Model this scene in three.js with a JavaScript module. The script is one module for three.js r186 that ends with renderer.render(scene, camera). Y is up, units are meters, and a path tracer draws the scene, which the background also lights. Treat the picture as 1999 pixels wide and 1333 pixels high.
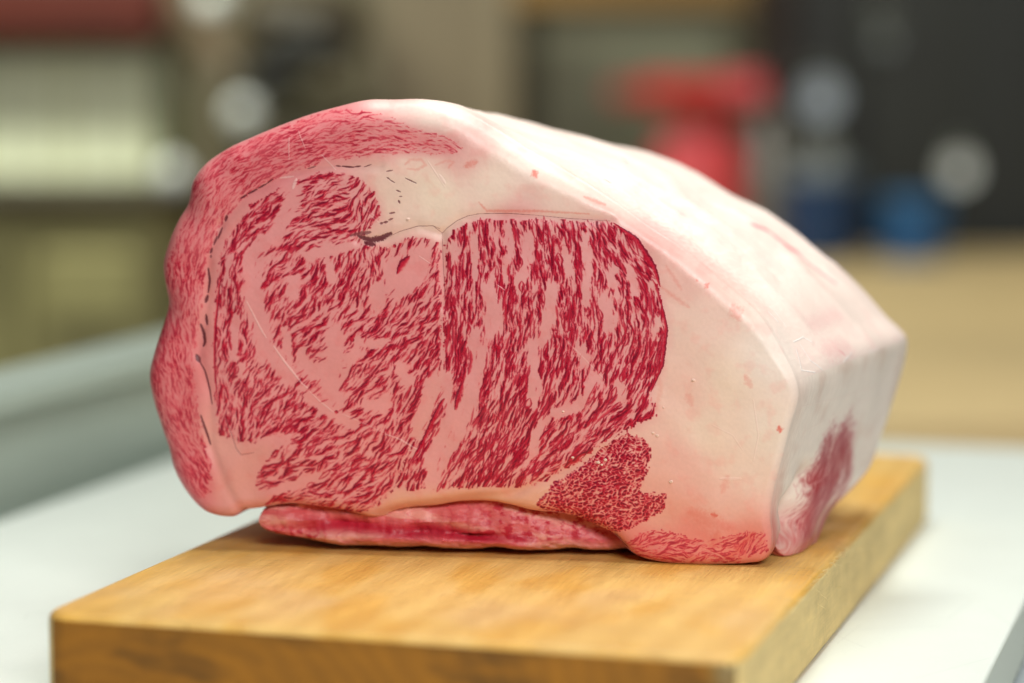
import * as THREE from 'three';
import { mergeGeometries } from 'three/addons/utils/BufferGeometryUtils.js';
import { RoundedBoxGeometry } from 'three/addons/geometries/RoundedBoxGeometry.js';
import { RectAreaLightUniformsLib } from 'three/addons/lights/RectAreaLightUniformsLib.js';

// ---------------------------------------------------------------- camera, lamps, exposure
const scene = new THREE.Scene();
scene.background = new THREE.Color(0x000000);
const renderer = new THREE.WebGLRenderer({ antialias: true });
renderer.setSize(1024, 683);
renderer.toneMapping = THREE.LinearToneMapping;
renderer.toneMappingExposure = 1.12;
renderer.shadowMap.enabled = true;
const camera = new THREE.PerspectiveCamera(14.89, 1024 / 683, 0.05, 30);
camera.position.set(0, 0.254, 1.14);
camera.rotation.set(-0.10549, 0, 0);
camera.focus = 1.135;
camera.userData.fStop = 2.5;
scene.add(camera);
RectAreaLightUniformsLib.init();

function tag(o, label, category, group, kind) {
  o.userData.label = label;
  if (category) o.userData.category = category;
  if (group) o.userData.group = group;
  if (kind) o.userData.kind = kind;
  return o;
}
function finish(m) { m.castShadow = true; m.receiveShadow = true; return m; }
function part(name, geometry, material, parent) {
  const m = finish(new THREE.Mesh(geometry, material));
  m.name = name; parent.add(m); return m;
}
function base(name, [x, y, z], turn = 0) {
  const g = new THREE.Group(); g.name = name; g.position.set(x, y, z); g.rotation.y = turn; scene.add(g); return g;
}
// an unseen hanging fluorescent fitting: housing, glowing diffuser, two rods, and its light just under the diffuser
function fitting(name, pos, aim, w, h, power, colour, label) {
  const g = base(name, pos);
  g.up.set(0, 1, 0);
  const look = new THREE.Object3D(); look.position.set(...pos); look.lookAt(...aim);   // +z towards aim
  g.quaternion.copy(look.quaternion);
  const metal = new THREE.MeshStandardMaterial({ color: 0xb8b8b0, roughness: 0.5, metalness: 0.2 });
  part('housing', new RoundedBoxGeometry(w + 0.06, h + 0.06, 0.06, 2, 0.01).translate(0, 0, -0.035), metal, g);
  part('diffuser', new THREE.BoxGeometry(w, h, 0.006).translate(0, 0, -0.001), new THREE.MeshStandardMaterial({ color: 0xffffff, emissive: new THREE.Color(...colour), emissiveIntensity: 1.2, roughness: 0.6 }), g);
  const l = new THREE.RectAreaLight(new THREE.Color(...colour), power, w, h);
  l.position.set(0, 0, 0.012); l.rotation.y = Math.PI;   // shines along +z of the group
  l.name = name + '_light'; l.castShadow = true; g.add(l);
  tag(g, label, 'lamp');
  return g;
}
const NEUTRAL = [0.96, 1, 0.97], WARM = [1, 0.985, 0.95];
const LAMPS = { key: 13.3, front: 20.5, back: 36, far: 8 };
fitting('unseen_work_light', [0.12, 1.25, -0.05], [0.06, 0, -0.02], 0.75, 0.4, LAMPS.key, NEUTRAL, 'unseen white work light over the chopping board, lighting the beef from above');  // out of view, placed to light board and beef from above
fitting('unseen_work_light_001', [0.5, 1.15, 1.85], [0, 0.1, 0], 1.0, 0.45, LAMPS.front, WARM, 'unseen white work light behind the camera, lighting the front of the beef');  // out of view, placed to light the cut face and board front
fitting('unseen_work_light_002', [-0.85, 1.2, -1.7], [-0.8, 0.15, -2.3], 0.9, 0.22, LAMPS.back, [0.97, 1, 0.86], 'added long white fill light out of view, brightening the window blind');  // added out of view only to brighten the blind
fitting('unseen_work_light_003', [0.9, 1.5, -1.7], [0.8, 0, -1.75], 0.9, 0.22, LAMPS.far, NEUTRAL, 'added long white fill light out of view, brightening the tan back worktop');  // added out of view only to brighten the back worktop

// ---------------------------------------------------------------- noise
function rng(seed) { let a = seed >>> 0; return () => { a = (a + 0x6D2B79F5) >>> 0; let t = a; t = Math.imul(t ^ (t >>> 15), t | 1); t ^= t + Math.imul(t ^ (t >>> 7), t | 61); return ((t ^ (t >>> 14)) >>> 0) / 4294967296; }; }
const PERM = new Uint8Array(512); { const r = rng(77), p = [...Array(256).keys()]; for (let i = 255; i > 0; i--) { const j = Math.floor(r() * (i + 1)); [p[i], p[j]] = [p[j], p[i]]; } for (let i = 0; i < 512; i++) PERM[i] = p[i & 255]; }
const GX = [], GY = []; for (let i = 0; i < 32; i++) { GX.push(Math.cos(i / 32 * 2 * Math.PI)); GY.push(Math.sin(i / 32 * 2 * Math.PI)); }
function noise(x, y) {   // gradient noise, about -0.7 to 0.7
  const xi = Math.floor(x), yi = Math.floor(y), fx = x - xi, fy = y - yi, X = xi & 255, Y = yi & 255;
  const u = fx * fx * fx * (fx * (fx * 6 - 15) + 10), v = fy * fy * fy * (fy * (fy * 6 - 15) + 10);
  const g = (ix, iy, dx, dy) => { const h = PERM[PERM[ix & 255] + (iy & 255)] & 31; return GX[h] * dx + GY[h] * dy; };
  const a = g(X, Y, fx, fy), b = g(X + 1, Y, fx - 1, fy), c = g(X, Y + 1, fx, fy - 1), d = g(X + 1, Y + 1, fx - 1, fy - 1);
  const p = a + u * (b - a), q = c + u * (d - c); return p + v * (q - p);
}
function fbm(x, y, o = 4) { let s = 0, a = 1, n = 0; for (let i = 0; i < o; i++) { s += a * noise(x, y); n += a; x = x * 2.03 + 17.1; y = y * 2.03 + 5.3; a *= 0.5; } return s / n; }
const clamp = (x, a = 0, b = 1) => x < a ? a : x > b ? b : x;
const ss = (a, b, x) => { const t = clamp((x - a) / (b - a)); return t * t * (3 - 2 * t); };
const mix = (a, b, t) => a + (b - a) * t;
function texture(w, h, data, srgb = true) {
  const t = new THREE.DataTexture(data, w, h, THREE.RGBAFormat, THREE.UnsignedByteType);
  if (srgb) t.colorSpace = THREE.SRGBColorSpace;
  t.magFilter = THREE.LinearFilter; t.minFilter = THREE.LinearFilter; t.needsUpdate = true; return t;
}
function inside(poly, x, y) {
  let c = false;
  for (let i = 0, j = poly.length - 1; i < poly.length; j = i++) { const [xi, yi] = poly[i], [xj, yj] = poly[j]; if ((yi > y) !== (yj > y) && x < (xj - xi) * (y - yi) / (yj - yi) + xi) c = !c; }
  return c;
}
function toLine(line, x, y) {   // [distance, share of the way]
  let best = 1e9, at = 0;
  for (let i = 0; i < line.length - 1; i++) {
    const [ax, ay] = line[i], dx = line[i + 1][0] - ax, dy = line[i + 1][1] - ay, t = clamp(((x - ax) * dx + (y - ay) * dy) / (dx * dx + dy * dy + 1e-12));
    const d = Math.hypot(x - ax - dx * t, y - ay - dy * t); if (d < best) { best = d; at = (i + t) / (line.length - 1); }
  }
  return [best, at];
}

// ---------------------------------------------------------------- boards and worktops
const TURN = -0.2897;    // the boards lie turned 16.6 degrees
const woodTop = (() => {   // plank with the grain along its length, blotched by oil and washing
  const w = 1024, h = 2048, d = new Uint8Array(w * h * 4), r = rng(5);
  const rough = new Uint8Array(w * h * 4);
  for (let j = 0; j < h; j++) for (let i = 0; i < w; i++) {
    const x = i / w * 0.28, y = j / h * 0.527;   // metres; y = 0 is the front end
    const warp = noise(x * 9, y * 2.2) * 0.02 + noise(x * 30, y * 5) * 0.004;
    const ring = 0.5 + 0.5 * Math.sin((x + warp) * 310 + noise(x * 14, y * 3) * 3);
    const fibre = noise(x * 1100, y * 45) + 0.7 * noise(x * 2300, y * 120);
    const blot = fbm(x * 26 + 3, y * 22 + 9, 4), stain = ss(-0.05, 0.32, fbm(x * 34 + 40, y * 13 + 2, 3) + 0.05);
    const wash = ss(0.0, 0.3, fbm(x * 12 + 11, y * 9 + 31, 3));
    let R = 222, G = 179, B = 103;
    const k = stain * 0.55; R = mix(R, 221, k); G = mix(G, 164, k); B = mix(B, 66, k);
    R = mix(R, 216, wash * 0.35); G = mix(G, 176, wash * 0.55); B = mix(B, 122, wash * 0.55);
    const s = 1 - 0.04 * ring + 0.05 * fibre + 0.05 * blot; R *= s; G *= s * (1 - 0.02 * ring); B *= s * (1 - 0.06 * ring);
    const o = (j * w + i) * 4; d[o] = clamp(R, 0, 255); d[o + 1] = clamp(G, 0, 255); d[o + 2] = clamp(B, 0, 255); d[o + 3] = 255;
    rough[o] = rough[o + 1] = rough[o + 2] = clamp(150 + 60 * fibre + 40 * blot - 25 * stain, 0, 255); rough[o + 3] = 255;
  }
  for (let k = 0; k < 150; k++) {   // knife scores, most of them across the board
    const x0 = r() * w, y0 = r() * h, a = (r() - 0.5) * 1.2, L = 60 + r() * 260, s = r() < 0.6 ? 0.84 : 1.07;
    for (let t = 0; t < L; t += 0.7) { const i = Math.round(x0 + Math.cos(a) * t), j = Math.round(y0 + Math.sin(a) * t * 1.0); if (i < 0 || j < 0 || i >= w || j >= h) continue; const o = (j * w + i) * 4; for (let c = 0; c < 3; c++) d[o + c] = clamp(d[o + c] * s, 0, 255); rough[o] = rough[o + 1] = rough[o + 2] = clamp(rough[o] - 40, 0, 255); }
  }
  return [texture(w, h, d), texture(w, h, rough, false)];
})();
const woodEnd = (() => {   // end grain: rings bending round a pith low on the left, dark with oil
  const w = 1536, h = 256, d = new Uint8Array(w * h * 4);
  for (let j = 0; j < h; j++) for (let i = 0; i < w; i++) {
    const x = i / w * 0.28, y = j / h * 0.037;
    const rr = Math.hypot(x - 0.03 + noise(x * 20, y * 20) * 0.004, (y + 0.05) * 1.0), ring = 0.5 + 0.5 * Math.sin(rr * 700 + 5 * noise(x * 30, y * 50));
    const pore = noise(x * 1500, y * 1500), blot = fbm(x * 40 + 8, y * 70 + 3, 4), dark = ss(0.0, 0.3, fbm(x * 24 + 60, y * 60 + 1, 3));
    let R = mix(152, 122, dark), G = mix(98, 78, dark), B = mix(14, 10, dark);
    const s = 1 - 0.06 * ring + 0.1 * pore + 0.16 * blot; R *= s; G *= s; B *= s;
    const grey = ss(0.265, 0.277, x + noise(x * 90, y * 90) * 0.006) * ss(0.018, 0.034, y + noise(x * 60 + 9, y * 90) * 0.008);   // weathered grey corner
    R = mix(R, 128, grey * 0.7); G = mix(G, 122, grey * 0.7); B = mix(B, 104, grey * 0.7);
    const o = (j * w + i) * 4; d[o] = clamp(R, 0, 255); d[o + 1] = clamp(G, 0, 255); d[o + 2] = clamp(B, 0, 255); d[o + 3] = 255;
  }
  return texture(w, h, d);
})();
const woodSide = (() => {   // paler edge with saw scratches
  const w = 2048, h = 192, d = new Uint8Array(w * h * 4), r = rng(9);
  for (let j = 0; j < h; j++) for (let i = 0; i < w; i++) {
    const x = i / w * 0.527, y = j / h * 0.037;
    const fibre = noise(x * 60, y * 1500), band = noise(x * 6, y * 160), saw = noise(x * 900 + y * 500, y * 60), blot = fbm(x * 30, y * 60, 3);
    const s = 1 + 0.06 * fibre + 0.06 * band + 0.05 * saw + 0.12 * blot;
    const o = (j * w + i) * 4; d[o] = clamp(226 * s, 0, 255); d[o + 1] = clamp(198 * s, 0, 255); d[o + 2] = clamp(136 * s, 0, 255); d[o + 3] = 255;
  }
  for (let k = 0; k < 240; k++) { const x0 = r() * w, L = 10 + r() * 40, y0 = r() * h, a = 0.9 + r() * 0.5, s = r() < 0.5 ? 0.88 : 1.08; for (let t = 0; t < L; t++) { const i = Math.round(x0 + Math.cos(a) * t), j = Math.round(y0 + Math.sin(a) * t); if (i < 0 || j < 0 || i >= w || j >= h) continue; const o = (j * w + i) * 4; for (let c = 0; c < 3; c++) d[o + c] = clamp(d[o + c] * s, 0, 255); } }
  return texture(w, h, d);
})();

// plan shape with rounded corners, extruded with an eased edge; groups: top, front end, sides, rest
function slab(w, len, t, r, ease, seg = 5) {   // x 0..w, z 0..-len, y 0..t
  const ring = [];
  const corner = (cx, cz, a0) => { for (let k = 0; k <= seg; k++) { const a = a0 + k / seg * Math.PI / 2; ring.push([cx + Math.cos(a), cz + Math.sin(a), cx, cz, Math.cos(a), Math.sin(a)]); } };
  ring.length = 0;
  const cs = [[w - r, -r, Math.PI / 2 * 0], [r, -r, Math.PI / 2], [r, -len + r, Math.PI], [w - r, -len + r, Math.PI * 1.5]];
  for (const [cx, cz, a0] of cs) corner(cx, cz, a0);
  const levels = [];
  for (let k = 0; k <= 3; k++) { const a = k / 3 * Math.PI / 2; levels.push([r - ease + Math.sin(a) * ease, ease - Math.cos(a) * ease]); }
  for (let k = 0; k <= 4; k++) { const a = k / 4 * Math.PI / 2; levels.push([r - ease + Math.cos(a) * ease, t - ease + Math.sin(a) * ease]); }
  const pos = [], n = ring.length, idx = [];
  for (const [rad, y] of levels) for (const p of ring) pos.push(p[2] + p[4] * rad, y, p[3] + p[5] * rad);
  for (let l = 0; l < levels.length - 1; l++) for (let i = 0; i < n; i++) { const a = l * n + i, b = l * n + (i + 1) % n, c = a + n, e = b + n; idx.push(a, c, b, b, c, e); }
  const top = (levels.length - 1) * n, ct = pos.length / 3; pos.push(w / 2, t, -len / 2); const cb = ct + 1; pos.push(w / 2, 0, -len / 2);
  for (let i = 0; i < n; i++) { idx.push(top + i, ct, top + (i + 1) % n); idx.push(i, (i + 1) % n, cb); }
  const g = new THREE.BufferGeometry(); g.setAttribute('position', new THREE.Float32BufferAttribute(pos, 3)); g.setIndex(idx); g.computeVertexNormals();
  return g;
}
function slabPieces(g, w, len, t) {   // top, front end, side and rest, each with its own uv, normals kept
  const s = g.toNonIndexed(), p = s.attributes.position, nn = s.attributes.normal, out = { top: [], front: [], rear: [], side: [] };
  for (let f = 0; f < p.count; f += 3) {
    const a = new THREE.Vector3().fromBufferAttribute(p, f), b = new THREE.Vector3().fromBufferAttribute(p, f + 1), c = new THREE.Vector3().fromBufferAttribute(p, f + 2);
    const m = new THREE.Vector3().crossVectors(b.clone().sub(a), c.clone().sub(a)).normalize();
    const k = Math.abs(m.y) > 0.55 ? 'top' : Math.abs(m.z) > Math.abs(m.x) ? (m.z > 0 ? 'front' : 'rear') : 'side';
    for (let q = 0; q < 3; q++) out[k].push(f + q);
  }
  const made = {};
  for (const k in out) {
    const P = [], Nn = [], U = [];
    for (const i of out[k]) {
      const x = p.getX(i), y = p.getY(i), z = p.getZ(i); P.push(x, y, z);
      if (k === 'top') Nn.push(0, Math.sign(nn.getY(i)) || 1, 0); else Nn.push(nn.getX(i), nn.getY(i), nn.getZ(i));
      if (k === 'top') { const e = nn.getY(i); Nn.splice(-3, 3, nn.getX(i), e, nn.getZ(i)); }
      U.push(...(k === 'top' ? [x / w, -z / len] : k === 'front' || k === 'rear' ? [x / w, y / t] : [-z / len, y / t]));
    }
    const q = new THREE.BufferGeometry(); q.setAttribute('position', new THREE.Float32BufferAttribute(P, 3)); q.setAttribute('normal', new THREE.Float32BufferAttribute(Nn, 3)); q.setAttribute('uv', new THREE.Float32BufferAttribute(U, 2)); made[k] = q;
  }
  return made;
}
{
  const b = base('wooden_chopping_board', [-0.1892, 0, 0.1161], TURN);   // front left corner
  tag(b, 'thick wooden chopping board under the beef, lying on the white board', 'chopping board');
  const pieces = slabPieces(slab(0.285, 0.527, 0.037, 0.013, 0.0045), 0.285, 0.527, 0.037);
  part('board_face', pieces.top, new THREE.MeshPhysicalMaterial({ map: woodTop[0], roughnessMap: woodTop[1], roughness: 0.95, bumpMap: woodTop[1], bumpScale: 0.0004 }), b);
  const e = part('end_grain', pieces.front, new THREE.MeshPhysicalMaterial({ map: woodEnd, roughness: 0.75 }), b); e.userData.label = 'dark brown end grain'; part('end_grain', pieces.rear, e.material, b);
  const s = part('board_edge', pieces.side, new THREE.MeshPhysicalMaterial({ map: woodSide, roughness: 0.8 }), b); s.userData.label = 'pale scratched long edge';
  // loose wood fibres fraying from the long edge
  const r = rng(31), fib = [];
  for (let k = 0; k < 110; k++) {
    const z = -0.06 - r() * 0.3, y = r() < 0.55 ? 0.0365 : 0.004 + r() * 0.03, L = 0.0015 + r() * 0.004, a = r() * 6.3;
    const c = new THREE.CatmullRomCurve3([new THREE.Vector3(0.2845, y, z), new THREE.Vector3(0.2852 + L * 0.4, y + L * 0.25 * Math.sin(a), z + L * 0.4 * Math.cos(a)), new THREE.Vector3(0.2852 + L * 0.7, y + L * 0.55 * Math.sin(a), z + L * Math.cos(a))]);
    fib.push(new THREE.TubeGeometry(c, 3, 0.00008 + r() * 0.00006, 3));
  }
  const f = part('wood_fibre', mergeGeometries(fib), new THREE.MeshStandardMaterial({ color: 0xd8c08a, roughness: 0.8 }), b); f.userData.kind = 'stuff';
}
const plasticMap = (() => {
  const w = 1024, h = 2048, d = new Uint8Array(w * h * 4), r = rng(15);
  for (let j = 0; j < h; j++) for (let i = 0; i < w; i++) { const x = i / w, y = j / h, s = 1 + 0.02 * fbm(x * 14, y * 28, 4) + 0.012 * noise(x * 300, y * 600); const o = (j * w + i) * 4; d[o] = clamp(231 * s, 0, 255); d[o + 1] = clamp(235 * s, 0, 255); d[o + 2] = clamp(226 * s, 0, 255); d[o + 3] = 255; }
  for (let k = 0; k < 500; k++) { const x0 = r() * w, y0 = r() * h, a = r() * 6.3, L = 20 + r() * 90, s = r() < 0.6 ? 0.965 : 1.02; for (let t = 0; t < L; t += 0.8) { const i = Math.round(x0 + Math.cos(a) * t), j = Math.round(y0 + Math.sin(a) * t); if (i < 0 || j < 0 || i >= w || j >= h) continue; const o = (j * w + i) * 4; for (let c = 0; c < 3; c++) d[o + c] = clamp(d[o + c] * s, 0, 255); } }
  return texture(w, h, d);
})();
{ // white plastic cutting board: edges parallel to the wooden one
  const W = 0.573, L = 1.04, p = new THREE.Vector3(0.1949, 0, 0.0812), dir = new THREE.Vector3(Math.sin(-TURN), 0, -Math.cos(TURN)), right = new THREE.Vector3(Math.cos(TURN), 0, -Math.sin(TURN));
  const f = p.clone().addScaledVector(dir, -0.36).addScaledVector(right, -W);   // front left corner
  const b = base('cutting_board', [f.x, -0.03, f.z], TURN);
  tag(b, 'broad white plastic cutting board underneath the wooden board', 'cutting board');
  const pieces = slabPieces(slab(W, L, 0.03, 0.012, 0.002), W, L, 0.03);
  const m = new THREE.MeshPhysicalMaterial({ map: plasticMap, roughness: 0.42, ior: 1.5 });
  part('board_face', pieces.top, m, b);
  part('board_edge', mergeGeometries([pieces.front, pieces.rear, pieces.side]), new THREE.MeshPhysicalMaterial({ color: 0xdfe3d2, roughness: 0.45 }), b);
}

// ---------------------------------------------------------------- the beef
// The cut face lies in its own plane: u to the right, v up from the board, in millimetres here.
const FRONT = [[-54.1,201.8],[-66.2,201.6],[-80.6,198.4],[-93.5,194.8],[-105.3,190.5],[-119.3,184.8],[-128.8,180.5],[-139.2,173.7],[-145.8,165.3],[-148.3,155.3],[-152.7,148],[-157,138.6],[-159.8,127.8],[-158.7,117.1],[-157.9,111.4],[-159.4,103.8],[-164.1,89.2],[-166.7,77.7],[-165.4,67.5],[-162.5,57.7],[-158.4,45.2],[-155.2,34.4],[-149.4,25.5],[-141,17.8],[-132.5,15.3],[-126.1,15.7],[-122.8,18.1],[-114.5,19.7],[-101.6,21.9],[-86.9,20.9],[-74.7,19.4],[-63.8,16.9],[-58.5,17.3],[-54.8,19.4],[-44.8,21.8],[-34.9,22.7],[-25,24.6],[-10.2,25.2],[-0.3,23.7],[9.4,21.6],[19.2,21],[29,19.2],[38.7,15.4],[45.5,11.7],[49.3,8],[52.3,4.7],[58.1,1.9],[72.5,-0.2],[89,0.1],[103.7,1.2],[110.4,2.8],[113.4,6.5],[114.2,13.2],[113.5,22.2],[114.9,33.5],[118.1,47],[121.9,62.7],[125,74.9],[124,82.2],[118.2,93.7],[108.2,109.2],[96.4,119.9],[82.5,131.4],[71.6,139.7],[59.1,147.7],[45.1,157.5],[31,166.5],[16.9,174.6],[2.8,182.5],[-7.8,189.1],[-17.9,195],[-29.2,200.3],[-41.6,202]];
const REAR = [[-0.0571,0.187,-0.15],[-0.0662,0.185,-0.15],[-0.0776,0.181,-0.15],[-0.0815,0.1812,-0.15],[-0.0933,0.1772,-0.15],[-0.1073,0.1719,-0.15],[-0.1168,0.1679,-0.15],[-0.1272,0.1615,-0.15],[-0.1338,0.1537,-0.15],[-0.1363,0.1444,-0.15],[-0.1407,0.1376,-0.15],[-0.145,0.1289,-0.15],[-0.1478,0.1189,-0.15],[-0.1467,0.1089,-0.15],[-0.1459,0.1036,-0.15],[-0.1474,0.0965,-0.15],[-0.1521,0.083,-0.15],[-0.1547,0.0722,-0.15],[-0.1534,0.0628,-0.15],[-0.1505,0.0536,-0.15],[-0.1464,0.0421,-0.15],[-0.1432,0.032,-0.15],[-0.1374,0.0237,-0.15],[-0.129,0.0166,-0.15],[-0.1205,0.0142,-0.15],[-0.1141,0.0146,-0.15],[-0.1108,0.0168,-0.15],[-0.1025,0.0183,-0.15],[-0.0896,0.0203,-0.15],[-0.0749,0.0194,-0.15],[-0.0627,0.018,-0.15],[-0.0518,0.0157,-0.15],[-0.0465,0.0161,-0.15],[-0.0428,0.0181,-0.15],[-0.0328,0.0203,-0.15],[-0.0229,0.0211,-0.15],[-0.013,0.0229,-0.15],[0.0018,0.0235,-0.15],[0.0117,0.022,-0.15],[0.0214,0.0201,-0.15],[0.0312,0.0195,-0.136],[0.041,0.0179,-0.122],[0.0507,0.0143,-0.108],[0.0575,0.0109,-0.094],[0.0613,0.0074,-0.08],[0.0643,0.0043,-0.066],[0.0741,0.002,-0.062],[0.0885,0.002,-0.062],[0.105,0.002,-0.062],[0.1197,0.002,-0.062],[0.1288,-0.0014,-0.06],[0.1328,0.0026,-0.075],[0.1367,0.0101,-0.095],[0.1472,0.0181,-0.115],[0.1554,0.0263,-0.13],[0.1595,0.0381,-0.14],[0.1646,0.0526,-0.146],[0.1712,0.0782,-0.15],[0.1713,0.0869,-0.15],[0.1604,0.0977,-0.151],[0.1494,0.1086,-0.152],[0.1369,0.1192,-0.154],[0.1205,0.1313,-0.156],[0.1017,0.1461,-0.157],[0.0916,0.152,-0.158],[0.0715,0.1643,-0.158],[0.0488,0.1727,-0.158],[0.026,0.1783,-0.158],[0.0047,0.1825,-0.158],[-0.0133,0.1865,-0.156],[-0.0262,0.1886,-0.15],[-0.0352,0.1885,-0.15],[-0.0476,0.1885,-0.15]];   // the far end's outline, point for point, in metres (x, y, z)
const FACE_W = 0.312, FACE_H = 0.236, FACE_X = -0.172, FACE_Y = -0.008;
const EYE = [[-28.9,140.6],[-25.2,146],[-15.7,149.7],[0.1,150.3],[22.6,150],[43.8,149.4],[52.7,142.6],[61.7,130.5],[65.1,117.2],[67.4,103.9],[65.3,86.1],[60.4,73.7],[64.3,65.9],[52,60],[40.8,53.7],[29.6,44.8],[13.8,35.4],[0.1,32.1],[-22.7,31.7],[-45.7,29.8],[-52.7,31.4],[-45.7,47.6],[-36.4,66],[-31.3,79.8],[-29.9,100.1],[-30.3,120.4]];
const INNER = [[-132.3,52.5],[-134.4,68.6],[-134.3,100.8],[-132.8,123.6],[-128.4,139.6],[-121.3,148.7],[-116.6,155.1],[-103.7,162.9],[-97.5,166.5],[-81.8,170.4],[-68,168.3],[-60,159.4],[-57.8,151.5],[-64.7,144.3],[-68.2,138.9],[-54.4,137.2],[-45.3,142.2],[-36.1,141.7],[-32.1,138.3],[-31.7,111.4],[-31.8,84.3],[-37.5,66],[-46.8,47.6],[-53.1,30.3],[-59.6,23.2],[-68.9,18.8],[-87.6,20.9],[-112.8,22],[-116,34.5],[-104.8,48.5],[-122.4,50]];
const CAP = [[-132.6,177.3],[-144,163.9],[-147.7,148.5],[-154.3,133.6],[-157.2,123.3],[-156.5,109.6],[-162,88.8],[-165.1,74.9],[-157.4,47.3],[-152.1,33.6],[-144,21],[-137.3,26.5],[-136.2,39.7],[-140.1,52.4],[-142.6,70.8],[-144.1,86.8],[-139.8,109.8],[-137.9,130.4],[-131.1,146.4],[-121.2,158.2],[-109.5,165.3],[-97.9,170.1],[-81.7,175.6],[-63.4,177.3],[-45.1,178],[-27,178.6],[-21.3,180.8],[-26.9,185.2],[-45.1,190],[-58.7,195.8],[-79.3,197.7],[-100,191],[-118.6,182.8]];
const WEDGE = [[10.4,25.8],[19.4,35.5],[29.6,42.1],[37.4,48.6],[43.1,53.7],[50.9,57.7],[57.6,55.6],[61.4,50.1],[59.3,41],[55.7,31.5],[68.9,31.1],[66.1,23.2],[53.3,16],[43.2,13.5],[27.4,19.4],[13.8,21.8]];
const LOBE = [[50.4,8.7],[54.5,13.3],[65.7,15],[85.8,10.6],[99.1,15.1],[110.7,15.4],[112.1,7.5],[99.3,2],[68,0.6],[55.6,2.9]];
// fat lanes inside the muscles: half width and course
const LANES = [
  [3.1, [[-16.4,99.2],[-14.9,88],[-17.8,77.8],[-19,69.6],[-25.2,54.7],[-30.3,45.7],[-35.4,33]]], [2.5, [[-29.3,80.9],[-28.8,72.6],[-26.8,64.9],[-31.4,54.6],[-37.6,41]]],
  [2.2, [[9.2,96.3],[9.2,85.9],[10.1,77.2],[9.2,69.3]]], [2.0, [[14.2,62.6],[10.8,55.5],[8.1,46.6]]], [1.5, [[-2.1,146.5],[-1.2,136.9],[-3.1,123.7]]],
  [2.2, [[7.8,142.8],[6.9,132.1],[2.6,122.6]]], [3.2, [[-11.2,120.7],[-7.8,111.7],[-8.7,101.6]]], [2.8, [[16.8,121],[16.4,112.1],[15.5,105.1],[13.9,96.8]]], [1.3, [[-16.4,140.7],[-16.4,125.1]]],
  [1.8, [[-25.5,138.4],[-25.5,130.6]]], [1.6, [[23.3,136.7],[25.8,127.8]]], [1.7, [[32.2,143.5],[33.2,127],[32.7,114.1]]], [2.6, [[39.9,116.9],[42.6,104.4]]], [1.7, [[43.6,130.3],[43.5,122.3]]],
  [2.0, [[51.2,129.9],[53.5,119.7]]], [1.4, [[61.7,125],[60.4,118.3]]], [1.4, [[63.8,108.3],[62.1,99.4]]], [2.0, [[19.8,65.9],[28.4,68.5],[33.3,74.7],[37.3,82.4]]], [1.9, [[30.3,94.4],[31.3,87.7]]],
  [2.3, [[47,79.4],[48.8,71.9]]], [4.0, [[-117,115.8],[-112.9,102.5],[-111.7,92.2],[-104.7,86.2],[-100.6,80.1]]], [4.5, [[-92.2,84.3],[-81.8,77.7],[-80.7,69.2]]], [1.8, [[-122,83.8],[-121.1,79.2]]], [1.6, [[-101.3,100.1],[-100.5,88.3]]],
  [3.4, [[-115.1,115.9],[-116.4,126.1],[-115.4,135.6],[-107.4,141.4],[-101.3,148.9],[-98.9,156.8],[-98.4,162.4]]], [1.3, [[-126.6,132.8],[-127.7,120]]], [1.9, [[-91.3,133],[-84.1,135.5],[-70.5,137.9]]], [2.6, [[-96.7,121.8],[-98.4,116.1]]],
  [2.0, [[-82.1,131],[-80.3,123.1]]], [4.0, [[-53.1,128],[-51.8,119],[-45.8,123.1],[-40.3,133.8]]], [3.4, [[-59.3,118.2],[-60.3,114.4]]], [4.4, [[-79.8,98.2],[-78.7,85.7]]], [2.0, [[-68.5,95.4],[-56.9,94.3]]],
  [2.7, [[-49.6,84.4],[-46.7,77.7]]], [2.7, [[-64,66.8],[-56.6,69.3]]], [3.2, [[-35.2,78.6],[-38.2,67.1],[-42.2,56.8]]], [2.6, [[-73.1,88.1],[-68.5,90.4]]], [2.2, [[-112.5,50.4],[-101.3,51.4]]], [2.4, [[-91.8,71.8],[-82.6,65.1],[-71,58.5]]], [1.6, [[-124.1,105.5],[-124.8,87.2]]],
  [2.2, [[-87.4,35.2],[-101.5,30.2],[-112.1,25.3]]],
];
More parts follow.
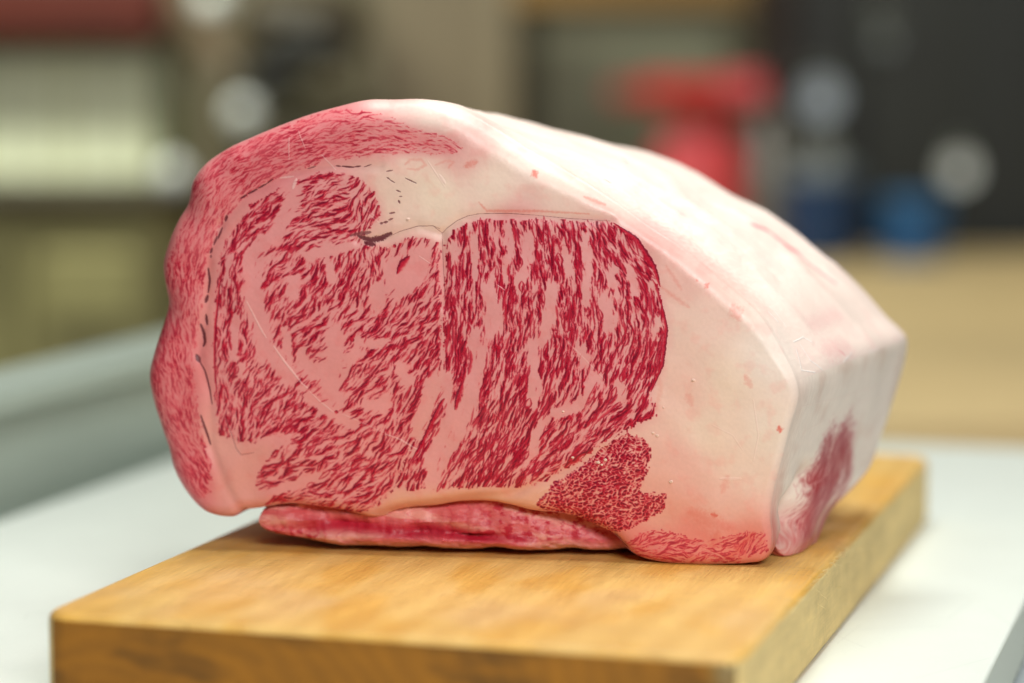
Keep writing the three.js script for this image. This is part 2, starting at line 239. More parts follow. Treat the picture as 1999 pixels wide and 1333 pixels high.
// direction of the fibres (degrees) with how much lean there is, at places on the face
const FLOW = [
  ...[[-22.5,134,88,0.8],[-8.9,138.6,95,0.8],[9.1,141,100,0.9],[27.1,139,100,0.95],[44.9,141.4,112,1],[58.8,130.5,128,1],[63.3,112.8,100,1],[63,90.5,75,0.95],[-22.6,111.5,88,0.9],[0.1,111.8,85,0.85],[22.7,112.2,92,0.85],[45.1,112.5,95,0.8],[-27.2,93.4,85,1],[-6.7,89.3,80,0.9],[11.4,80.6,78,0.9],[34,85.5,80,0.8],[54.1,81.4,70,0.9],[-22.7,66.3,70,0.8],[-4.4,62.2,68,1],[9.2,62.5,66,1],[29.5,62.9,55,0.8],[45.3,61,45,0.9],[-31.9,43.4,62,0.8],[-13.6,43.8,62,1],[4.7,44.3,55,1],[18.3,44.6,45,1],[-45.7,36.2,65,0.8]],
  ...[[-128.5,128.2,75,0.8],[-131.7,100.8,88,0.7],[-132,73.3,92,0.6],[-109.7,148.8,38,1],[-105,155.6,35,1],[-114.4,142,40,0.9],[-121.4,139.6,65,0.8],[-121.6,119.2,78,0.8],[-86.4,164.8,20,0.7],[-77.3,155.9,10,0.75],[-82,144.6,20,0.7],[-68.1,155.9,70,0.7],[-100.6,128.5,45,0.7],[-86.7,124.2,60,0.75],[-72.9,124.4,70,0.7],[-59,133.5,80,0.6],[-43,133.7,60,0.35],[-40.8,111.3,52,0.7],[-54.6,106.5,50,0.7],[-68.4,101.8,45,0.7],[-40.9,97.7,45,0.8],[-54.7,88.4,45,0.8],[-68.6,74.5,48,0.75],[-37.5,84.2,62,0.8],[-100.8,105.8,60,0.8],[-114.8,101.1,80,0.8],[-105.5,98.9,60,0.7],[-91.6,99.1,40,0.7],[-119.8,78.1,60,0.8],[-110.5,69.1,50,0.8],[-122.3,64.3,80,0.7],[-101.2,60.1,45,0.85],[-87.2,60.4,40,0.8],[-68.7,60.8,40,0.75],[-50.2,54.4,60,0.7],[-101.4,41.7,35,0.8],[-82.7,42.2,35,0.7],[-64.2,38,40,0.7],[-92.2,24.7,25,0.75],[-68.9,24.1,30,0.8],[-106.2,25.5,20,0.7]],
  ...[[-154.3,132.5,85,0.8],[-152.3,109.6,95,0.9],[-162.2,77.3,105,0.9],[-157.7,56.6,115,0.9],[-148.5,40.6,125,1],[-141.6,26.9,120,0.9],[-144.6,150.8,65,0.7],[-137.4,166.7,50,0.7],[-123.3,175.8,35,0.8],[-104.7,183.8,25,0.8],[-86.2,191.7,18,0.8],[-67.8,192.9,5,0.6],[-45.1,186.3,-12,0.35],[-22.4,179.7,-20,0.35],[-147.9,86.8,105,0.6],[-130.5,155.4,60,0.8],[-114.1,169.1,35,0.8],[-45.1,175.1,0,0.05],[-31.5,174.5,5,0.1],[-17.9,174.6,15,0.4],[-38.3,180.7,-5,0.1]],
  ...[[22.8,28.8,30,1],[40.9,31.6,30,1],[54.3,45.4,40,0.9],[45.4,20.3,25,1],[63.4,27.6,35,1],[68,7.4,10,0.7],[90.3,5.8,10,0.3],[105.9,8.5,45,0.7],[56.7,9.3,20,0.8]],
];
// colour of the fat between (sRGB), from cream seams to flesh pink
const FAT = [...[[-33.8,160.7,238,212,188],[-49.8,156.1,233,198,178],[22.5,165.6,236,202,186],[-8.9,165.3,238,210,190],[40.4,156.8,230,180,167],[0.1,147.6,222,146,142],[78.4,108.5,234,196,180],[94.1,79.9,234,206,184],[85.5,57.4,234,206,184],[101.1,42.1,233,202,182],[74.4,45.9,230,172,158],[112,58,234,212,194],[72.8,121.8,232,178,166],[76.4,77.3,232,186,170],[92.4,28.4,230,176,160],[56.1,141.5,226,160,150],[79.1,12.2,222,124,110],[101.4,9.5,222,120,106],[59,6,216,112,104],[65.6,23.2,224,155,138],[-22.4,178.6,226,165,156],[-54.1,195.1,236,186,175],[-31.4,198.1,240,212,198],[-79.3,189.5,216,124,124],[-114.1,173.6,212,112,114],[-149.4,143.9,216,118,114],[-159.8,77.3,212,104,106],[-131.8,47.9,222,150,138],[-126.2,29.6,220,146,135],[-146.2,31.4,196,84,94],[-91.5,110.5,214,132,127],[-45.3,122.5,218,140,135],[-11.2,100.4,212,138,132],[0.1,28.7,226,162,136],[-34.2,25,225,160,135],[29.4,89.9,212,140,134],[111.7,91.3,238,218,204],[44.9,161.3,236,205,190],[9.1,181,240,218,204],[-114.7,110.2,216,132,124],[-80.1,78.8,220,140,128],[-101.4,37.1,216,138,128],[-128.3,148.6,216,130,124],[-59,147,226,172,156]]];
const mm = 0.001;
function blend(list, x, y, n, power = 2) {   // inverse-distance mean of the entries' values
  let w = 0; const out = new Array(n).fill(0);
  for (const e of list) { const d = (e[0] - x) ** 2 + (e[1] - y) ** 2, k = 1 / (Math.pow(d, power) + 400); w += k; for (let i = 0; i < n; i++) out[i] += k * e[2 + i]; }
  for (let i = 0; i < n; i++) out[i] /= w; return out;
}
const FLOWV = FLOW.map(([x, y, a, d]) => [x, y, Math.cos(a * Math.PI / 90), Math.sin(a * Math.PI / 90), d]);
function flow(x, y) { const [c, s, d] = blend(FLOWV, x, y, 3); return [Math.atan2(s, c) / 2, d]; }
const lanesNear = (x, y) => { let m = 1; for (const [w, l] of LANES) { const d = toLine(l, x, y)[0]; if (d < w * 2.2) m = Math.min(m, ss(w * 0.4, w * 1.6, d)); } return m; };

const TW = 2048, TH = Math.round(2048 * FACE_H / FACE_W), PM = TW / (FACE_W * 1000);   // pixels per millimetre
const lean = new Float32Array(TW * TH), deep = new Float32Array(TW * TH), tone = new Float32Array(TW * TH);
const px = (x) => (x - FACE_X * 1000) * PM, py = (y) => (y - FACE_Y * 1000) * PM;
const wob = (x, y) => noise(x * 1.1, y * 1.1) * 0.5 + noise(x * 2.6 + 7, y * 2.6) * 0.25;
function stroke(line, w, alpha, dark, soft, red) {   // line in mm; w half width in mm; one flank crisp and dark, the other fading into the fat
  let x0 = 1e9, x1 = -1e9, y0 = 1e9, y1 = -1e9; for (const [x, y] of line) { x0 = Math.min(x0, x); x1 = Math.max(x1, x); y0 = Math.min(y0, y); y1 = Math.max(y1, y); }
  const m = w * 2.4; const i0 = Math.max(0, Math.floor(px(x0 - m))), i1 = Math.min(TW - 1, Math.ceil(px(x1 + m))), j0 = Math.max(0, Math.floor(py(y0 - m))), j1 = Math.min(TH - 1, Math.ceil(py(y1 + m)));
  for (let j = j0; j <= j1; j++) for (let i = i0; i <= i1; i++) {
    const x = i / PM + FACE_X * 1000, y = j / PM + FACE_Y * 1000;
    let best = 1e9, at = 0, side = 1;
    for (let k = 0; k < line.length - 1; k++) {
      const [ax, ay] = line[k], dx = line[k + 1][0] - ax, dy = line[k + 1][1] - ay, t = clamp(((x - ax) * dx + (y - ay) * dy) / (dx * dx + dy * dy + 1e-12)), ex = x - ax - dx * t, ey = y - ay - dy * t, d = Math.hypot(ex, ey);
      if (d < best) { best = d; at = (k + t) / (line.length - 1); side = Math.sign(dx * ey - dy * ex); }
    }
    const taper = Math.pow(Math.max(0.02, Math.sin(Math.PI * clamp(at * 0.96 + 0.02))), 0.7) * w;
    const s = best / taper * side + wob(x * 0.62, y * 0.62) * 0.75;   // signed share of the half width
    const c = (s > 0 ? ss(1.12, 0.8, s) : ss(-1.25 - soft, -0.15, s)) * alpha; if (c <= 0.01) continue;
    const o = j * TW + i, rim = dark * ss(0.05, 0.6, s) * ss(1.25, 0.9, s);
    lean[o] = Math.max(lean[o], c); deep[o] = mix(deep[o], rim, c); tone[o] = mix(tone[o], red, c);
  }
}
function fibre(x, y, len, bend, r, turn = 0) {   // a short course along the fibres, centred on x, y
  const n = 5, left = [], right = []; const k = 1 + 0.25 * (r() - 0.5); let a, px_ = x, py_ = y; const kick = (r() - 0.5) * bend + turn;
  for (let i = 0; i < n; i++) { a = flow(px_, py_)[0] + kick + (r() - 0.5) * bend * 0.7; px_ += Math.cos(a) * len / (2 * n) * k; py_ += Math.sin(a) * len / (2 * n) * k; right.push([px_, py_]); }
  px_ = x; py_ = y;
  for (let i = 0; i < n; i++) { a = flow(px_, py_)[0] + kick + (r() - 0.5) * bend * 0.7; px_ -= Math.cos(a) * len / (2 * n); py_ -= Math.sin(a) * len / (2 * n); left.push([px_, py_]); }
  return [...left.reverse(), [x, y], ...right];
}
function box(poly) { const xs = poly.map((p) => p[0]), ys = poly.map((p) => p[1]); return [Math.min(...xs), Math.max(...xs), Math.min(...ys), Math.max(...ys)]; }
function marble(poly, o) {
  const r = rng(o.seed), [x0, x1, y0, y1] = box(poly); let placed = 0;
  for (let k = 0; k < o.tries; k++) {
    const x = x0 + r() * (x1 - x0), y = y0 + r() * (y1 - y0); if (!inside(poly, x, y)) continue;
    const [a, d] = flow(x, y), ca = Math.cos(a), sa = Math.sin(a), al = x * ca + y * sa, ac = -x * sa + y * ca;
    const clump = fbm(al * o.cl + 31 * o.seed, ac * o.cw, 3);
    const p = d * o.density * ss(o.lo, o.hi, clump + (d - 0.8) * 0.6) * lanesNear(x, y);
    if (r() > p) continue;
    placed++;
    const len = (o.len[0] + (o.len[1] - o.len[0]) * r() * r()) , w = o.w[0] + (o.w[1] - o.w[0]) * Math.pow(r(), 1.6);
    if (r() < o.loops && len > 4) {   // a spindle of lean round a core of fat: two bowed strokes that meet at their tips
      const L = fibre(x, y, len, o.bend * 0.4, r), gap = w * (1.0 + r() * 0.9);
      for (const q of [-1, 1]) { const c = L.map(([u, v], i) => { const t = Math.sin(Math.PI * i / (L.length - 1)) * gap * q; return [u - sa * t, v + ca * t]; }); stroke(q > 0 ? c : [...c].reverse(), w * 0.6, o.alpha * 0.95, o.dark, o.soft, o.red + (r() - 0.5) * 0.3); }
    } else { const L = fibre(x, y, len, o.bend, r); if (!inside(poly, ...L[0]) || !inside(poly, ...L[L.length - 1])) continue; stroke(r() < 0.75 ? L : [...L].reverse(), w, o.alpha * (0.8 + 0.2 * r()), o.dark * (0.45 + 0.55 * r()), o.soft, o.red + (r() - 0.5) * 0.4); }
  }
  return placed;
}
// lean colour runs from 0 (fleshy red) to 1 (deep crimson)
// Fibres: noise drawn out along the flow, so that strands taper, fork and join as marbling does
const QW = TW >> 2, QH = TH >> 2, flowC = new Float32Array(QW * QH), flowS = new Float32Array(QW * QH), plenty = new Float32Array(QW * QH), kindQ = new Uint8Array(QW * QH), laneQ = new Float32Array(QW * QH);
const KINDS = [null, { p: EYE, wave: 0.42, thr: 0.74, gain: 1.0 }, { p: INNER, wave: 0.7, thr: 0.8, gain: 1.0 }, { p: CAP, wave: 0.5, thr: 0.9, gain: 0.95 }, { p: WEDGE, wave: 1.4, thr: 0.2, gain: 1.0 }, { p: LOBE, wave: 1.0, thr: 0.72, gain: 0.85 }];
for (let j = 0; j < QH; j++) for (let i = 0; i < QW; i++) {
  const x = (i * 4 + 1.5) / PM + FACE_X * 1000, y = (j * 4 + 1.5) / PM + FACE_Y * 1000, o = j * QW + i, [a0, d] = flow(x, y);
  const rx = x + noise(x * 0.35, y * 0.35) * 1.6 + noise(x * 0.9, y * 0.9) * 1.1, ry = y + noise(x * 0.35 + 40, y * 0.35) * 1.6 + noise(x * 0.9 + 20, y * 0.9) * 1.1; let k = 0; for (let q = 1; q < 6 && !k; q++) if (inside(KINDS[q].p, rx, ry)) k = q;
  const wv = k ? KINDS[k].wave : 0.4, a = a0 + wv * (1.1 * noise(x * 0.14 + 5, y * 0.14) + 1.0 * noise(x * 0.36, y * 0.36 + 8));
  flowC[o] = Math.cos(a); flowS[o] = Math.sin(a); plenty[o] = d; kindQ[o] = k; laneQ[o] = k ? lanesNear(x + noise(x * 0.22, y * 0.22) * 1.5 + noise(x * 0.6, y * 0.6) * 0.9, y + noise(x * 0.22 + 9, y * 0.22) * 1.5 + noise(x * 0.6 + 3, y * 0.6) * 0.9) : 1;
}
function strands(grain, steps, step, seed) {   // grain in mm; steps each way of so many pixels
  const src = new Float32Array(TW * TH), out = new Float32Array(TW * TH);
  for (let j = 0; j < TH; j++) for (let i = 0; i < TW; i++) src[j * TW + i] = noise(i / PM / grain + seed * 13.7, j / PM / grain + seed * 5.1);
  let sum = 0, n = 0;
  for (let j = 0; j < TH; j++) for (let i = 0; i < TW; i++) {
    if (!kindQ[(Math.min(QH - 1, j >> 2)) * QW + (i >> 2)]) continue;
    let acc = src[j * TW + i], w = 1;
    for (const s0 of [1, -1]) {
      let x = i, y = j, q0 = Math.min(QH - 1, j >> 2) * QW + (i >> 2), dx = flowC[q0] * s0, dy = flowS[q0] * s0;
      for (let k = 1; k <= steps; k++) {
        x += dx * step; y += dy * step; const xi = x | 0, yi = y | 0; if (xi < 0 || yi < 0 || xi >= TW || yi >= TH) break;
        const wt = 1 - k / (steps + 1); acc += src[yi * TW + xi] * wt; w += wt;
        const q = Math.min(QH - 1, yi >> 2) * QW + (xi >> 2); let c = flowC[q], s = flowS[q]; if (c * dx + s * dy < 0) { c = -c; s = -s; } dx = c; dy = s;
      }
    }
    const v = acc / w; out[j * TW + i] = v; sum += v * v; n++;
  }
  const k = 1 / Math.sqrt(sum / n); for (let i = 0; i < out.length; i++) out[i] *= k; return out;
}
{
  const A = strands(2.4, 8, 2.9, 1), B = strands(1.02, 7, 1.9, 2), C = strands(0.5, 5, 1.4, 3), D = strands(5.2, 12, 3.8, 4), V = new Float32Array(TW * TH), H = new Float32Array(TW * TH);
  for (let j = 0; j < TH; j++) for (let i = 0; i < TW; i++) {
    const o = j * TW + i, q = Math.min(QH - 1, j >> 2) * QW + (i >> 2), k = kindQ[q]; if (!k) { H[o] = 9; continue; }
    const x = i / PM + FACE_X * 1000, y = j / PM + FACE_Y * 1000, K = KINDS[k];
    if (k === 4) {   // small bundles parted by thin crackled lines of fat
      const wx = (x + noise(x * 0.5, y * 0.5) * 1.0) / 2.1, wy = (y + noise(x * 0.5 + 7, y * 0.5) * 1.0) / 1.5, ci = Math.floor(wx), cj = Math.floor(wy); let f1 = 9, f2 = 9;
      for (let a = -1; a <= 1; a++) for (let c = -1; c <= 1; c++) { const h = PERM[PERM[(ci + a) & 255] + ((cj + c) & 255)], h2 = PERM[h + 57], e = Math.hypot(ci + a + h / 255 - wx, cj + c + h2 / 255 - wy); if (e < f1) { f2 = f1; f1 = e; } else if (e < f2) f2 = e; }
      V[o] = (f2 - f1) * 3.2 + 0.32 * B[o] + 0.2 * C[o]; H[o] = 0.5 + 1.1 * fbm(x * 0.16, y * 0.16, 2); continue;
    }
    V[o] = k === 3 || k === 5 ? 0.4 * A[o] + 0.6 * B[o] + 0.6 * C[o] : (k === 1 ? 0.32 : 0.22) * D[o] + 0.64 * A[o] + 0.6 * B[o] + 0.32 * C[o];
    H[o] = K.thr - (plenty[q] - 0.1) * 0.95 + (k === 3 ? 1.5 : 0.8) * fbm(x * 0.06 + k * 9, y * 0.06, 3) + 3.0 * (1 - laneQ[q]);
  }
  const dn = 2.2;
  for (let j = 3; j < TH - 3; j++) for (let i = 3; i < TW - 3; i++) {
    const o = j * TW + i, q = Math.min(QH - 1, j >> 2) * QW + (i >> 2), k = kindQ[q]; if (!k) continue;
    const v = V[o] - H[o], c = (0.56 * ss(-0.4, 0.65, v) + 0.42 * ss(-1.25, 0.15, v)) * KINDS[k].gain * (k === 3 ? 0.85 + 0.4 * noise(i * 0.011, j * 0.011) : 1); if (c < 0.01) continue;
    let nx = -flowS[q], ny = flowC[q]; if (nx > 0) { nx = -nx; ny = -ny; }   // towards the left of the strand
    const g = V[o] - V[Math.round(j + ny * dn) * TW + Math.round(i + nx * dn)];   // rising away from the left flank
    const rim = k === 3 || k === 5 ? 0.5 * ss(0.2, 1.0, v) : clamp(ss(0.12, 0.75, g) * ss(-0.2, 0.2, v) + 0.45 * ss(0.6, 1.6, v));
    lean[o] = Math.max(lean[o], c); deep[o] = mix(deep[o], rim, c); tone[o] = mix(tone[o], (k === 1 || k === 4 ? 0.8 : k === 2 ? 0.66 : 0.42) + 0.3 * noise(i * 0.02, j * 0.02), c);
  }
}
  marble(EYE, { seed: 1, tries: 700, density: 1.0, lo: -0.24, hi: 0.16, cl: 0.045, cw: 0.14, len: [5, 15], w: [0.4, 0.85], bend: 0.32, loops: 0.3, alpha: 0.95, dark: 1.0, soft: 0.5, red: 0.8 });
  marble(EYE, { seed: 11, tries: 900, density: 0.9, lo: -0.2, hi: 0.22, cl: 0.045, cw: 0.14, len: [3, 9], w: [0.2, 0.4], bend: 0.5, loops: 0, alpha: 0.85, dark: 1.0, soft: 0.5, red: 0.75 });
  marble(INNER, { seed: 2, tries: 900, density: 1.0, lo: -0.16, hi: 0.2, cl: 0.06, cw: 0.12, len: [3.5, 10], w: [0.35, 0.75], bend: 0.5, loops: 0.35, alpha: 0.9, dark: 0.95, soft: 0.6, red: 0.66 });
  marble(INNER, { seed: 12, tries: 1400, density: 0.9, lo: -0.16, hi: 0.24, cl: 0.06, cw: 0.12, len: [2, 7], w: [0.18, 0.36], bend: 0.9, loops: 0, alpha: 0.85, dark: 0.95, soft: 0.6, red: 0.6 });
  marble(LOBE, { seed: 5, tries: 700, density: 0.8, lo: -0.2, hi: 0.25, cl: 0.1, cw: 0.16, len: [1.2, 4.5], w: [0.18, 0.5], bend: 1.3, loops: 0, alpha: 0.6, dark: 0.45, soft: 0.5, red: 0.35 });
// lean lies a little below the cut, so its edges show soft through the fat
for (const buf of [lean, deep]) for (let pass = 0; pass < 2; pass++) {
  const src = Float32Array.from(buf);
  for (let j = 1; j < TH - 1; j++) for (let i = 1; i < TW - 1; i++) { const o = j * TW + i; buf[o] = (src[o] * 2 + src[o - 1] + src[o + 1] + src[o - TW] + src[o + TW]) / 6; }
}
// pieces of lean that stand by themselves
{
  const r = rng(91);
  for (const [w, line] of [[1.3, [[-25.4,66.3],[-24.3,70.8],[-22.6,75.9],[-22,78.1]]], [1.1, [[-45.7,41.9],[-40.6,50],[-35.3,61.5],[-31.3,69.6],[-30,71.2]]], [1.6, [[-51.1,125.8],[-48.7,130.3],[-45.3,133.7]]], [0.9, [[11.9,53.5],[14.9,56.9],[18.2,60]]], [1.4, [[44.2,148.9],[53.8,142.4],[61.9,130.1],[64.6,121.7]]], [1.0, [[64.6,117.2],[67.4,103.9],[65.7,87.8],[60.9,75.9]]],
    [0.9, [[-52.6,138.6],[-51.5,137.5]]], [1.0, [[-79.5,64.5],[-77.9,63.8]]], [0.7, [[-70.8,97.2],[-71.2,95.4]]], [0.6, [[-128.5,132.8],[-131.5,119.1],[-133.6,100.8],[-134,82.4],[-133,66.3]]]]) stroke(line, w, 0.92, 1, 0.2, 0.8);
  for (const [c, n] of [[[790, 505], 9], [[1280, 480], 0], [[898, 774], 5]]) void c, n, r;
}
// fissures, dark membrane lines and the dried dark mouth of a vessel
const gash = new Float32Array(TW * TH), pale = new Float32Array(TW * TH);
function line(buf, pts, w, a, ragged = 0.5) {
  let [x0, x1, y0, y1] = box(pts); const m = w * 2.5;
  for (let j = Math.max(0, Math.floor(py(y0 - m))); j <= Math.min(TH - 1, py(y1 + m)); j++) for (let i = Math.max(0, Math.floor(px(x0 - m))); i <= Math.min(TW - 1, px(x1 + m)); i++) {
    const x = i / PM + FACE_X * 1000, y = j / PM + FACE_Y * 1000, [d, at] = toLine(pts, x, y), t = w * (0.45 + 0.55 * Math.sin(Math.PI * clamp(at * 0.9 + 0.05)));
    const c = (ragged > 1.5 ? ss(1.7, 0.0, d / t + wob(x * 0.8, y * 0.8) * 1.6) : ss(1.2, 0.6, d / t + wob(x * 1.5, y * 1.5) * ragged * 1.3)) * a; const o = j * TW + i; if (c > buf[o]) buf[o] = c;
  }
}
for (const [w, a, l] of [
  [.42, 1, [[-121.7,158.2],[-118.9,159.8]]], [.45, 1, [[-118.1,160.3],[-114.2,162.3]]], [.38, 1, [[-113.5,162.8],[-110,164.6]]], [.3, .9, [[-109.7,164.8],[-106.7,166.9]]], [.3, .6, [[-91,171.5],[-87.3,172.6]]], [.35, .8, [[-78.3,172.9],[-76.2,172.7]]], [.42, 1, [[-75.5,172.7],[-70.3,172.3]]], [.35, .9, [[-69.8,172.5],[-67.3,172.8]]], [.25, .7, [[-65.7,172.5],[-62.5,173.5]]],
  [.7, .9, [[-128,150.5],[-128.8,148.2]]], [.55, .9, [[-130.4,145],[-132.1,140.4]]], [.55, .8, [[-132.6,141.3],[-134,137.7]]], [.65, .9, [[-134.8,135.9],[-135.5,134]]], [.5, .8, [[-135.3,132.9],[-135.5,132]]], [.6, 1, [[-136.7,127],[-136.1,121.5],[-136.9,116.3]]], [.8, 1, [[-137.1,114.9],[-137.9,112.1]]], [.7, 1, [[-137.9,106.4],[-137.5,102.1]]], [.8, 1, [[-140.4,102],[-139.2,98.4],[-138.6,94.3],[-139.3,92.4]]], [1.1, 1, [[-142.4,88.2],[-141,85.5]]], [.4, 1, [[-141.3,86.2],[-138.7,81.4],[-136.7,73.2],[-135.6,66.5]]], [.55, 1, [[-140.6,61.4],[-138.4,54],[-136.8,48.3]]],
  [.16, .55, [[-55.1,141.9],[-49.8,144.4],[-41.8,146.8],[-35,147],[-32,145.7]]], [.15, .5, [[-35,147],[-31.1,143.7]]], [.16, .5, [[-31.4,143.5],[-28.9,146],[-24.3,149.4],[-19.8,151.4],[-14.6,152.4]]], [.16, .55, [[-15.7,152.4],[-2.1,152.7],[9.1,152.1]]], [.14, .45, [[9.1,152.1],[24.8,150.7],[42.7,149.8]]], [.18, .35, [[-31.1,143.3],[-30.7,129.4],[-29.8,113.7]]],
  [.35, .6, [[-55.6,170.6],[-52.9,171.1]]], [.35, .8, [[-55.4,167.9],[-54.3,167.3]]], [.3, .7, [[-54.3,167],[-52,165.7]]], [.3, .8, [[-47.2,167.7],[-42.4,165.5]]], [.35, .8, [[-51.3,162.4],[-49.5,161.7]]], [.3, .6, [[-50,159.7],[-48.8,159.7]]], [.5, .8, [[-50.4,157.9],[-49.8,156.8]]], [.45, .7, [[-54.4,152.2],[-52.1,152.7]]], [.6, .8, [[-58.5,147.7],[-57.6,148]]], [.55, .8, [[-56.9,148.2],[-55.3,148.6]]], [.5, .6, [[-54.8,149.3],[-53,150]]],
  [.22, .45, [[-129.6,60.7],[-126.6,52.7],[-124.8,46.9],[-122.5,44],[-116.6,45.1]]],
]) line(gash, l, w, a);
line(gash, [[-68.2,142],[-63.1,140.3],[-58.5,141.2],[-53.9,143.5]], 1.35, 1, 0.9); line(gash, [[-65.4,139.3],[-61.3,138.5]], 1.2, 1, 0.9); line(gash, [[-71.8,142.4],[-66.8,143.4],[-63.1,143.9]], 0.9, .7, 1.2);
for (const [w, a, l] of [
  [.4, .8, [[-118.9,112.9],[-113,101.1],[-110.2,96.6]]], [.42, .9, [[-107,93],[-101.9,85.7],[-94.5,76.7],[-91.8,74.5]]], [.3, .7, [[-91.1,73.2],[-86,68.5],[-79.8,64]]], [.28, .5, [[-76.1,63.4],[-68.7,60.4],[-58.3,55.8]]], [.4, .8, [[-56.7,54.7],[-50.2,52.5],[-45.6,49.9],[-42.9,48.4]]], [.25, .7, [[-6.7,121.6],[-3.1,119.2]]], [.25, .5, [[-7.1,115.8],[-5.5,114.5]]], [.35, .4, [[21.6,99.8],[31.7,89.9],[40.7,80.7]]], [.22, .7, [[-41.2,133.8],[-36.2,130.4]]],
  [.35, .7, [[-99.4,185.4],[-99.2,175.5]]], [.25, .7, [[-95.4,188.3],[-91.8,180.5]]], [.3, .7, [[-84.5,177.8],[-78.3,171.1]]], [.8, .9, [[-96.1,167],[-97.5,162.9]]], [.45, .8, [[-103.7,167.4],[-97.4,168.1]]], [.3, .5, [[-37.2,175.2],[-29.7,164.1]]], [.7, .8, [[-32,169.2],[-29.7,165.6]]], [.3, .5, [[-63.5,151.5],[-57.8,147.1]]], [.35, .4, [[-68.1,155.9],[-60.1,150.4]]],
  [.3, .5, [[105.2,73.4],[107.6,57.9],[105.5,46.7]]], [.3, .35, [[87.6,61.9],[96.5,57.6],[101,51]]], [.25, .4, [[-115.6,27.1],[-101.5,33],[-86.2,40.9]]], [.5, .35, [[29.6,40.3],[18.3,32.1],[9.2,25]]], [.4, .35, [[36.3,46.1],[22.8,36.8],[11.5,30.3]]], [.7, .6, [[91.2,38.5],[100,38.7]]],
]) line(pale, l, w, a, 0.7);
const blush = new Float32Array(TW * TH);   // blood spots and pink veins in the outer fat
for (const [w, a, l] of [[1.6, .75, [[9.3,170.8],[10.2,169]]], [1.1, .8, [[84.3,122.8],[85.2,121.9]]], [.5, .5, [[80.1,125.2],[81,124.3]]], [1.3, .85, [[116.4,61.6],[117,59.9]]], [1.2, .8, [[87.5,22.8],[89.7,22.2]]], [2.6, .35, [[96.1,113.2],[98.7,108.8]]], [.9, .22, [[65,121.7],[74,115.1],[77.3,113]]], [.9, .2, [[67.2,130.6],[73.9,120.7]]], [.6, .4, [[-14.6,157.5],[-11.2,153.7],[11.4,153.9],[33.7,152.8]]], [.8, .35, [[31.5,160.1],[40.4,156.8]]], [1.6, .25, [[101.8,83.4],[104.1,79]]], [1.8, .2, [[76.4,75.1],[78.7,70.7]]], [1.6, .2, [[94.5,39.7],[92.3,32.9]]], [3.5, .25, [[79,23.5],[94.7,17.2]]], [1.4, .5, [[105.8,15.2],[99.2,7.2],[94.8,3.7]]], [2.4, .3, [[90.3,14.8],[88.1,8]]],
  [.7, .26, [[-47.4,173.5],[-45.1,175.8],[-40.1,175.8],[-38.3,173.6],[-41.7,171.4],[-46.3,171.8]]], [.7, .22, [[-33.8,173.6],[-29.2,175.4],[-25.8,175],[-28.1,172.3]]], [1.6, .4, [[-20.6,173],[-15.7,175.1]]], [1.2, .15, [[60.8,92.7],[65.3,77.1],[63.1,68.1]]]]) line(blush, l, w, a, 1.6);

const fatGrid = (() => { const n = 96, m = 72, g = new Float32Array((n + 1) * (m + 1) * 3); for (let j = 0; j <= m; j++) for (let i = 0; i <= n; i++) { const X = (FACE_X + FACE_W * i / n) * 1000, Y = (FACE_Y + FACE_H * j / m) * 1000, c = blend(FAT, X, Y, 3, 1.6).map((q, k) => 255 * Math.pow(q / 255, [0.88, 0.885, 0.87][k])); for (const [poly, col] of [[EYE, [224, 150, 151]], [INNER, [226, 147, 147]], [CAP, [222, 130, 132]]]) { let w = 0; for (let a = -1; a <= 1; a++) for (let b = -1; b <= 1; b++) w += inside(poly, X + a * 2.2, Y + b * 2.2) / 9; for (let k = 0; k < 3; k++) c[k] = mix(c[k], col[k], w * 0.8); } g.set(c, (j * (n + 1) + i) * 3); } return (x, y, c) => { const fx = clamp((x * mm - FACE_X) / FACE_W) * (n - 1e-3), fy = clamp((y * mm - FACE_Y) / FACE_H) * (m - 1e-3), i = fx | 0, j = fy | 0, u = fx - i, v = fy - j, o = (j * (n + 1) + i) * 3 + c, q = (n + 1) * 3; return mix(mix(g[o], g[o + 3], u), mix(g[o + q], g[o + q + 3], u), v); }; })();
